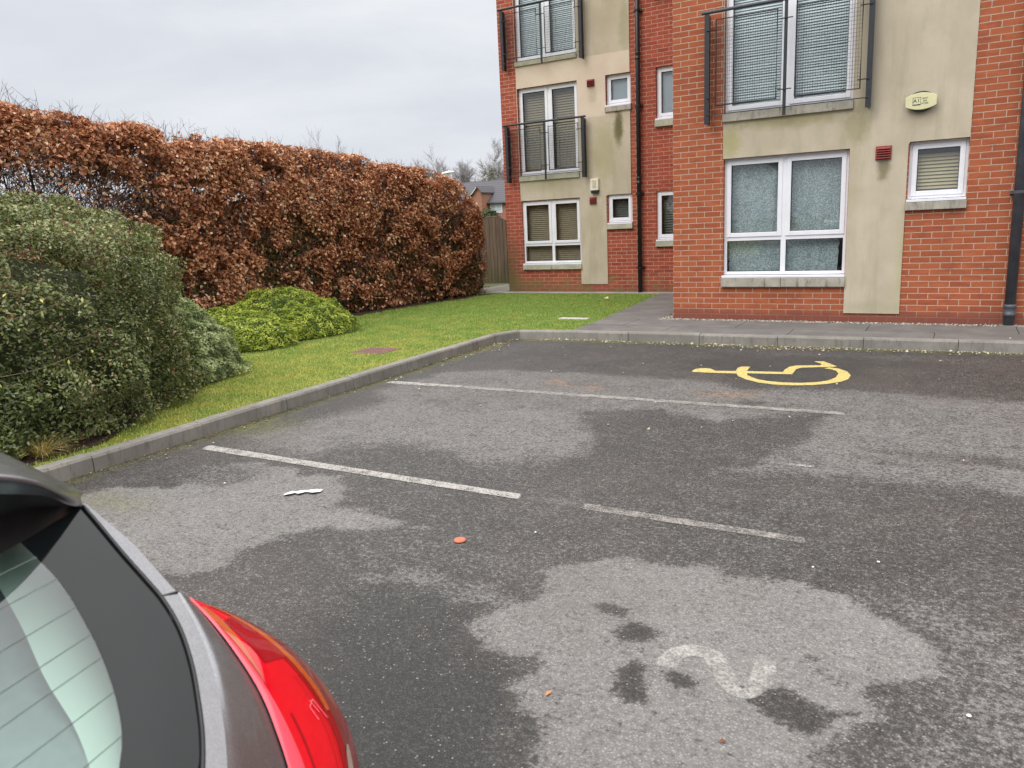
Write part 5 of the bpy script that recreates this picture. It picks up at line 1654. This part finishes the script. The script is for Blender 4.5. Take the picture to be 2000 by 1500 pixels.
bp = MB(); rows = []
for z, o_ in ((.71, -.03), (.68, .0), (.5, .02), (.33, .0), (.25, -.05)):
    rows.append([(-.42 + o_ - .10 * (abs(v_) / .6) ** 2 * .8 - .14 * (abs(v_) / .80) ** 8, YC + v_, z) for v_ in np.linspace(-.82, .82, 41)])
bp.grid(rows)
for sgn in (1, -1):
    ends = [r[-1] if sgn == 1 else r[0] for r in rows]
    bp.grid([ends, [(-.96, YC + sgn * .835, p[2]) for p in ends]])
bp.grid([rows[0], [(p[0] - .12, YC + (p[1] - YC) * .86, .715) for p in rows[0]]])
bp.build('rear_bumper', PAINT, car, smooth=True)
bp = MB(); add_surf(bp, [[(-2.70, .52, 1.235), (-3.3, .60, .95)], [(-2.75, YC, 1.345), (-3.42, YC, .965)]], 10, 8)
bp.build('windscreen', DGLASS, car, smooth=True)
for sgn in (1, -1):
    def sd(p): return p if sgn == 1 else mir(p)
    sw = MB(); sw.grid([[sd((-1.12, .507, 1.265)), sd((-2.68, .525, 1.235))], [sd((-1.05, .56, .955)), sd((-3.25, .62, .955))]])
    w_ = sw.build('side_window', DGLASS, car, fix=False)
    pb = MB(); pb.add([sd((-1.95, .535, 1.28)), sd((-2.05, .535, 1.28)), sd((-2.05, .60, .95)), sd((-1.95, .60, .95))], [(0, 1, 2, 3)]); pb.build('door_pillar', BLACK, w_, fix=False)
    mi_ = MB(); c = sd((-2.95, .80, 1.0)); mi_.lathe([(.02, -.05), (.085, -.03), (.095, .02), (.06, .06), (.01, .075)], c, 'X', 14); mi_.bar(sd((-2.97, .66, .95)), sd((-2.95, .78, .98)), .025, 8)
    mi_.build('wing_mirror', PAINT, car, smooth=True)
    for x in (-1.75, -2.6):
        h_ = MB(); h_.tube([sd((x, .715, .80)), sd((x + .06, .735, .805)), sd((x + .16, .735, .805)), sd((x + .2, .715, .80))], .012, 6); h_.build('door_handle', PAINT, car)
    hl_ = MB(); hl_.grid([[sd((-4.30, .60, .66)), sd((-4.5, .50, .63)), sd((-4.64, .33, .60))], [sd((-4.25, .60, .77)), sd((-4.42, .48, .76)), sd((-4.56, .32, .70))]])
    hl_.build('headlight', plain('headlight_glass', (.6, .62, .65), .08, .1, 30, coat=.8), car, smooth=True, fix=False)
    for x in (-1.32, -3.9):
        cy = YC + sgn * .765
        ar = MB(); ar.lathe([(.36, -.02), (.36, .012)] if sgn == 1 else [(.36, .02), (.36, -.012)], (x, YC + sgn * .79, .33), 'Y', 28)
        tw_ = MB(); tw_.lathe([(.20, -.1), (.29, -.1), (.315, -.07), (.315, .07), (.29, .1), (.20, .1)], (x, cy, .315), 'Y', 36)
        whl = tw_.build('wheel', M['rubber'], car, smooth=True)
        rm = MB(); rm.lathe([(.20, .0), (.205, sgn * .095), (.19, sgn * .10), (.185, sgn * .06)], (x, cy, .315), 'Y', 30)
        for k in range(5):
            t = 2 * math.pi * k / 5
            rm.tube([(x + .04 * math.cos(t), cy + sgn * .08, .315 + .04 * math.sin(t)), (x + .19 * math.cos(t), cy + sgn * .07, .315 + .19 * math.sin(t))], [.035, .022], 6)
        rm.lathe([(.21, sgn * .055), (.12, sgn * .062), (.02, sgn * .065)], (x, cy, .315), 'Y', 30)
        rm.lathe([(.05, sgn * .05), (.05, sgn * .095), (.03, sgn * .10)], (x, cy, .315), 'Y', 16)
        rm.build('rim', plain('alloy', (.55, .56, .58), .3, .05, 20, metal=.8), whl, smooth=True)
        ar.build('wheel_arch', BLACK, car)
# interior: pale trim below the rear glass and the seat back behind it
tL = [(-0.8855,0.3686,1.2283),(-0.8454,0.3647,1.2029),(-0.8018,0.3578,1.1759),(-0.74,0.3428,1.1386),(-0.686,0.3355,1.1049),(-0.6535,0.3248,1.0858),(-0.6141,0.3039,1.0641)]
tR = [(-0.9125,0.437,1.2327),(-0.852,0.4372,1.1932),(-0.7903,0.4288,1.1547),(-0.7295,0.4129,1.1183),(-0.6775,0.3902,1.0888),(-0.6352,0.3603,1.067),(-0.5991,0.3302,1.0493)]
tL, tR = SC(tL), SC(tR)
TRIM = plain('pale_interior_trim', (.78, .84, .80), .8, .03, 8)
rows = surf([tL, [tuple((np.array(a) + np.array(b_)) / 2 + np.array([.006, .003, .006])) for a, b_ in zip(tL, tR)], tR], 8, 20)
for q in (rows, [[mir(p) for p in reversed(r)] for r in rows]):
    it = MB(); it.grid(q); it.build('interior_trim', TRIM, car, smooth=True)
it = MB(); it.grid([[(-1.08, y, 1.18) for y in np.linspace(-.80, .50, 8)], [(-.88, y, 1.08) for y in np.linspace(-.80, .50, 8)], [(-.62, y, .99) for y in np.linspace(-.66, .36, 8)]])
it.build('parcel_shelf', plain('grey_shelf_fabric', (.30, .34, .35), .95, .08, 60), car, smooth=True)
# ------------------------------------------------------------------ gate and fence by the hedge end
gate = empty('wooden_gate', (-9.9, 16.4, .11), 'weathered brown close boarded wooden gate with an arched top', 'gate')
def mat_wood():
    b = NB('weathered_board')
    co = b.coord()
    n = b.noise(b.mapping(co, (22., 22., 1.2)), 1., 5, .65)
    n2 = b.noise(b.mapping(co, (9., 9., .1)), 1., 1)
    c = b.mix(b.step(n, .3, .7), (.10, .072, .05), (.19, .14, .10))
    c = b.mix(b.math('MULTIPLY', b.step(n2, .4, .65), .4), c, (.085, .065, .05))
    s = b.sepxyz(co)
    g = b.math('MULTIPLY', b.math('SUBTRACT', 1., b.step(s[2], .1, .7)), .5)
    c = b.mix(g, c, (.075, .085, .03))
    b.bsdf(c, .9, 0, .2, b.bump(n, .5, .004))
    return b.m
wood = mat_wood()
bd = MB()
gx0, gx1, gy = -10.36, -9.58, 16.4
nb = 8
for i in range(nb):
    a = gx0 + (gx1 - gx0) * i / nb; b_ = gx0 + (gx1 - gx0) * (i + 1) / nb
    t0 = 2 * (a - gx0) / (gx1 - gx0) - 1; t1 = 2 * (b_ - gx0) / (gx1 - gx0) - 1
    za = 1.65 + .12 * (1 - t0 * t0); zb_ = 1.65 + .12 * (1 - t1 * t1)
    yo = gy + (.004 if i % 2 else 0)
    a += .004; b_ -= .004
    bd.add([(a, yo, .15), (b_, yo, .15), (b_, yo, zb_), (a, yo, za), (a, yo + .02, .15), (b_, yo + .02, .15), (b_, yo + .02, zb_), (a, yo + .02, za)], [(0, 1, 2, 3), (7, 6, 5, 4), (0, 4, 5, 1), (1, 5, 6, 2), (2, 6, 7, 3), (3, 7, 4, 0)])
bd.build('board_panel', wood, gate)
bd = MB()
for z in (.4, 1.0, 1.5): bd.box(gx0, gx1, gy + .026, gy + .07, z, z + .09)
bd.build('ledge', wood, gate)
bd = MB(); pts = [(gx0 + (gx1 - gx0) * k / 16, gy + .012, 1.665 + .12 * (1 - (2 * k / 16 - 1) ** 2)) for k in range(17)]
bd.tube(pts, .016, 6); bd.build('arched_rail', wood, gate)
fc = MB()
fc.box(-10.48, -10.38, gy - .02, gy + .08, 0, 1.75)
fc.build('fence_post', wood)
tag(bpy.data.objects['fence_post'], 'square timber post at the hedge side of the arched gate', 'post')
f2 = MB(); f2.box(-9.56, -9.46, gy - .02, gy + .08, 0, 1.72)
for i in range(8): f2.box(-9.455 + i * .1, -9.36 + i * .1, gy + .004 * (i % 2), gy + .02 + .004 * (i % 2), .12, 1.66)
o = f2.build('timber_fence', wood); tag(o, 'narrow boarded fence panel between the gate and the flats', 'fence')
f3 = MB()
for i in range(60): f3.box(-10.49 - (i + 1) * .1, -10.495 - i * .1, gy + .004 * (i % 2), gy + .02 + .004 * (i % 2), .05, 1.6)
o = f3.build('timber_fence', wood); tag(o, 'long boarded fence running off behind the end of the beech hedge', 'fence')

# ivy bush peeping over the gate
iv = empty('green_bush', (-11.6, 19.5, 0), 'small green bush showing over the left top of the gate', 'bush')
Q, Nn = blob_points(5000, [(-12.05, 19.6, .55, .6, 1.98, 3., .0)], (.1, 2.), (.1, 6.), .1, 120)
V, F = leaf_arrays(Q, Nn, rng.uniform(.06, .1, len(Q)), rng.uniform(.04, .07, len(Q)), .7)
np_mesh('foliage', V, F, mat_leaf('bush_leaf', [(0, (.03, .06, .02)), (1, (.12, .17, .06))], .5, .4, .2), iv, {'rnd': np.repeat(rng.uniform(0, 1, len(Q)), 4)})
tr_ = MB(); tr_.bar((-12.05, 19.6, -.05), (-12.05, 19.6, 1.2), .05, 6, .02); tr_.build('stem', M['twig'], iv)

# ------------------------------------------------------------------ house beyond
hs = empty('brick_house', (-57., 95., 0), 'brick house with grey tiled roof and a small gable seen past the flats', 'house')
HB = mat_brick('house_brick', (.36, .16, .10), (.30, .13, .085), (.42, .30, .22))
def mat_tiles():
    b = NB('roof_tiles')
    co = b.coord(); s = b.sepxyz(co)
    wv = b.math('FRACT', b.math('MULTIPLY', s[2], 3.4))
    n = b.noise(co, 1.2, 4)
    c = b.mix(b.step(wv, .0, .28), (.035, .035, .04), (.10, .098, .11))
    c = b.mix(b.math('MULTIPLY', n, .35), c, (.13, .12, .12))
    b.bsdf(c, .85, 0, .3)
    return b.m
TL = mat_tiles()
S_ = lambda x, z: (x * 2.5, 1.55 + (z - 1.55) * 2.5)
ex0, ez = S_(-23.75, 2.95); ex1 = -50.5
rz = 8.0
wl = MB()
wl.box(-66, ex1, 95, 103, -.05, ez)
wl.add([(-66, 95, ez), (-66, 103, ez), (-66, 99, rz - .15)], [(0, 1, 2)]); wl.add([(ex1, 95, ez), (ex1, 103, ez), (ex1, 99, rz - .15)], [(0, 1, 2)])
wl.build('wall', HB, hs)
r_ = MB()
for y0, y1 in ((94.6, 99.02), (103.4, 98.98)):
    za = ez - .35
    r_.add([(-66.3, y0, za), (ex1 + .3, y0, za), (ex1 + .3, y1, rz), (-66.3, y1, rz), (-66.3, y0, za + .16), (ex1 + .3, y0, za + .16), (ex1 + .3, y1, rz + .16), (-66.3, y1, rz + .16)], [(0, 1, 2, 3), (4, 7, 6, 5), (0, 4, 5, 1), (1, 5, 6, 2), (2, 6, 7, 3), (3, 7, 4, 0)])
r_.build('roof', TL, hs)
# projecting gable on the left
gxa, gxr, gxb = -63.0, -58.35, -59.0
gx_r = S_(-23.5, 3.7)[0]; gz = S_(-23.5, 3.72)[1]
gl_ = MB(); gx_w = 2.15
gl_.add([(gx_r - gx_w, 93.2, 0), (gx_r + .55, 93.2, 0), (gx_r + .55, 93.2, gz - .75), (gx_r, 93.2, gz - .1), (gx_r - gx_w, 93.2, gz - 2.2), (gx_r - gx_w, 96, 0), (gx_r + .55, 96, 0), (gx_r + .55, 96, gz - .75), (gx_r, 96, gz - .1), (gx_r - gx_w, 96, gz - 2.2)],
        [(0, 1, 2, 3, 4), (0, 5, 6, 1), (1, 6, 7, 2), (4, 3, 8, 9), (0, 4, 9, 5)])
gl_.build('gable_wall', HB, hs)
gr_ = MB()
gr_.add([(gx_r, 92.9, gz + .05), (gx_r + .75, 92.9, gz - .85), (gx_r + .75, 97.5, gz - .85), (gx_r, 97.5, gz + .05), (gx_r, 92.9, gz + .2), (gx_r + .75, 92.9, gz - .68), (gx_r + .75, 97.5, gz - .68), (gx_r, 97.5, gz + .2)], [(0, 1, 2, 3), (4, 7, 6, 5), (0, 4, 5, 1), (1, 5, 6, 2), (2, 6, 7, 3), (3, 7, 4, 0)])
gr_.add([(gx_r, 92.9, gz + .05), (gx_r - 2.3, 92.9, gz - 2.3), (gx_r - 2.3, 97.5, gz - 2.3), (gx_r, 97.5, gz + .05), (gx_r, 92.9, gz + .2), (gx_r - 2.3, 92.9, gz - 2.12), (gx_r - 2.3, 97.5, gz - 2.12), (gx_r, 97.5, gz + .2)], [(0, 1, 2, 3), (4, 7, 6, 5), (0, 4, 5, 1), (1, 5, 6, 2), (2, 6, 7, 3), (3, 7, 4, 0)])
gr_.build('gable_roof', TL, hs)
bg = MB(); bg.add([(gx_r - 2.32, 92.86, gz - 2.42), (gx_r, 92.86, gz - .08), (gx_r, 92.86, gz + .14), (gx_r - 2.32, 92.86, gz - 2.2)], [(0, 1, 2, 3)])
bg.build('bargeboard', plain('weathered_board_white', (.5, .47, .46), .8), hs)
wx0, wz1 = S_(-23.17, 2.92); wx1, wz0 = S_(-22.38, 2.28)
wf = MB(); wf.box(wx0, wx1, 94.93, 95.02, wz0, wz0 + .09); wf.box(wx0, wx1, 94.93, 95.02, wz1 - .09, wz1)
for x in (wx0, (wx0 + wx1) / 2 - .04, wx1 - .09): wf.box(x, x + .09, 94.94, 95.01, wz0 + .09, wz1 - .09)
for k in (1, 2): wf.box(wx0 + .09, wx1 - .09, 94.95, 94.99, wz0 + k * (wz1 - wz0) / 3 - .02, wz0 + k * (wz1 - wz0) / 3 + .02)
f_ = wf.build('window', M['upvc'], hs)
pn = MB(); pn.add([(wx0, 94.985, wz0), (wx1, 94.985, wz0), (wx1, 94.985, wz1), (wx0, 94.985, wz1)], [(0, 1, 2, 3)])
pn.build('pane', plain('curtained_pane', (.48, .56, .60), .3, .06, 1), f_, fix=False)
gu = MB(); gu.bar((ex0 - .1, 94.5, ez - .36), (ex1 + .3, 94.5, ez - .36), .07, 8); gu.build('gutter', M['pipe_black'], hs)

# ------------------------------------------------------------------ street lamp
sl_ = empty('street_lamp', (-29.0, 41.6, 0), 'street lamp with a pale flat lantern head just above the hedge', 'street lamp')
c = MB(); c.tube([(-29.0, 41.6, 0), (-29.0, 41.6, 4.4), (-28.95, 41.6, 4.86), (-28.75, 41.6, 4.93)], [.06, .045, .04, .035], 8); c.build('column', plain('galvanised_column', (.4, .41, .42), .5, .1, 10, metal=.3), sl_)
hd = MB()
prof = [(-29.0, .05, 4.86, 4.95), (-28.75, .13, 4.90, 5.06), (-28.3, .16, 4.93, 5.12), (-28.0, .10, 4.96, 5.09), (-27.93, .03, 5.0, 5.05)]
rows = []
for (x, wd, za, zb_) in prof:
    zc, hh = (za + zb_) / 2, (zb_ - za) / 2
    rows.append([(x, 41.6 + wd * math.cos(t), zc + hh * math.sin(t)) for t in np.linspace(0, 2 * math.pi, 13)])
hd.grid(rows); hd.build('lantern', plain('white_lantern', (.88, .88, .86), .35, .02, 5), sl_, smooth=True)

# ------------------------------------------------------------------ trees
def bare_tree(name, base, h, spread, label, seed, mat, thin=1., levels=5, group=None, lean=(0, 0)):
    r_ = random.Random(seed)
    root = empty(name, base, label, 'tree', group)
    tk = MB(); cr_ = MB()
    def grow(p, d, L, r, lev):
        n = 4; pts = [p]; q = Vector(p); dd = Vector(d)
        for k in range(n):
            dd = (dd + Vector((r_.gauss(0, .10), r_.gauss(0, .10), r_.gauss(.03, .06)))).normalized()
            q = q + dd * (L / n); pts.append(Vector(q))
        (tk if lev <= 1 else cr_).tube(pts, [r * (1 - .5 * k / n) for k in range(n + 1)], 6 if lev < 2 else 3)
        if lev >= levels: return
        for k in range(2 if lev == 0 else 1, n + 1):
            for _ in range(2 if lev < levels - 1 else 3):
                ax = dd.orthogonal(); ax.rotate(Matrix.Rotation(r_.uniform(0, 6.28), 3, dd))
                nd = (dd * (1.0 if lev else .9) + ax * r_.uniform(.35, .8) * spread + Vector((0, 0, .22))).normalized()
                if r_.random() < .82:
                    grow(pts[k], nd, L * r_.uniform(.45, .72), max(r * .5 * (1 - .4 * k / n) * 1.0, .004 * thin), lev + 1)
    grow(Vector(base), Vector((lean[0], lean[1], 1)).normalized(), h * .44, h * .017, 0)
    tk.build('trunk', mat, root, fix=False); cr_.build('crown', mat, root, fix=False)
    return root
bark = plain('far_bark', (.34, .32, .33), .9, .2, 1)
bark2 = plain('far_bark_warm', (.36, .33, .33), .9, .2, 1)
bare_tree('bare_tree', (-70.6, 110., -1), 19., 1.05, 'pale bare winter tree rising behind the tiled house roof', 5, bark, 4, 5)
bare_tree('bare_tree', (-68.5, 118., -1), 17.5, 1.0, 'slimmer bare winter tree close to the brick wall of the flats', 9, bark2, 4, 5)
bare_tree('bare_tree', (-74.5, 108., -1), 10.5, 1.1, 'low bushy bare tree just left of the taller bare tree', 14, bark2, 5, 4)
bare_tree('bare_tree', (-48.2, 50., -1), 11.3, .85, 'twiggy bare tree crown peeping over the middle of the hedge', 21, bark, 2.5, 4)
ev = empty('evergreen_tree', (-60.5, 104., 0), 'thin grey green evergreen tree behind the house roof', 'tree')
Q, Nn = blob_points(5200, [(-63.2, 104, 2.4, 2., 9.9, 2.2, 1.), (-59.6, 104.5, 2.2, 2., 9.0, 2.2, 1.), (-56.6, 105, 2.0, 2., 9.6, 2.2, 1.)], (.16, .7), (.14, 1.6), .28, 140)
Q = Q[Q[:, 2] > 4]
V, F = leaf_arrays(Q, rng.normal(0, 1, (len(Q), 3)), rng.uniform(.25, .5, len(Q)), rng.uniform(.14, .28, len(Q)), .5)
np_mesh('crown', V, F, mat_leaf('conifer_leaf', [(0, (.06, .07, .045)), (.5, (.13, .14, .09)), (1, (.24, .23, .17))], .8, .2, .2), ev, {'rnd': np.repeat(rng.uniform(0, 1, len(Q)), 4)})
tk = MB()
for x in (-63.2, -59.6, -56.6): tk.bar((x, 104.3, -.1), (x, 104.3, 9.5), .16, 6, .03)
tk.build('trunk', bark, ev)
# trees across the car park, seen in the window reflections
bark3 = plain('dark_bark', (.06, .052, .045), .9, .3, 2)
for i, (x, y, h, sd, lab) in enumerate(((-9.8, -14.2, 10, 37, 'slim bare tree across the car park, second along its row'), (-4.2, -14.5, 10.5, 39, 'slim bare tree across the car park, fourth along its row'), (-13, -13, 11, 31, 'bare tree across the car park farthest along its row'), (-7, -16, 12, 33, 'bare tree across the car park in the middle of its row'), (2.5, -15, 11, 35, 'bare tree across the car park directly opposite the flats'))):
    bare_tree('bare_tree', (x, y, -.05), h, .8, lab, sd, bark3, 1.6, 4, 'bare trees across the car park')
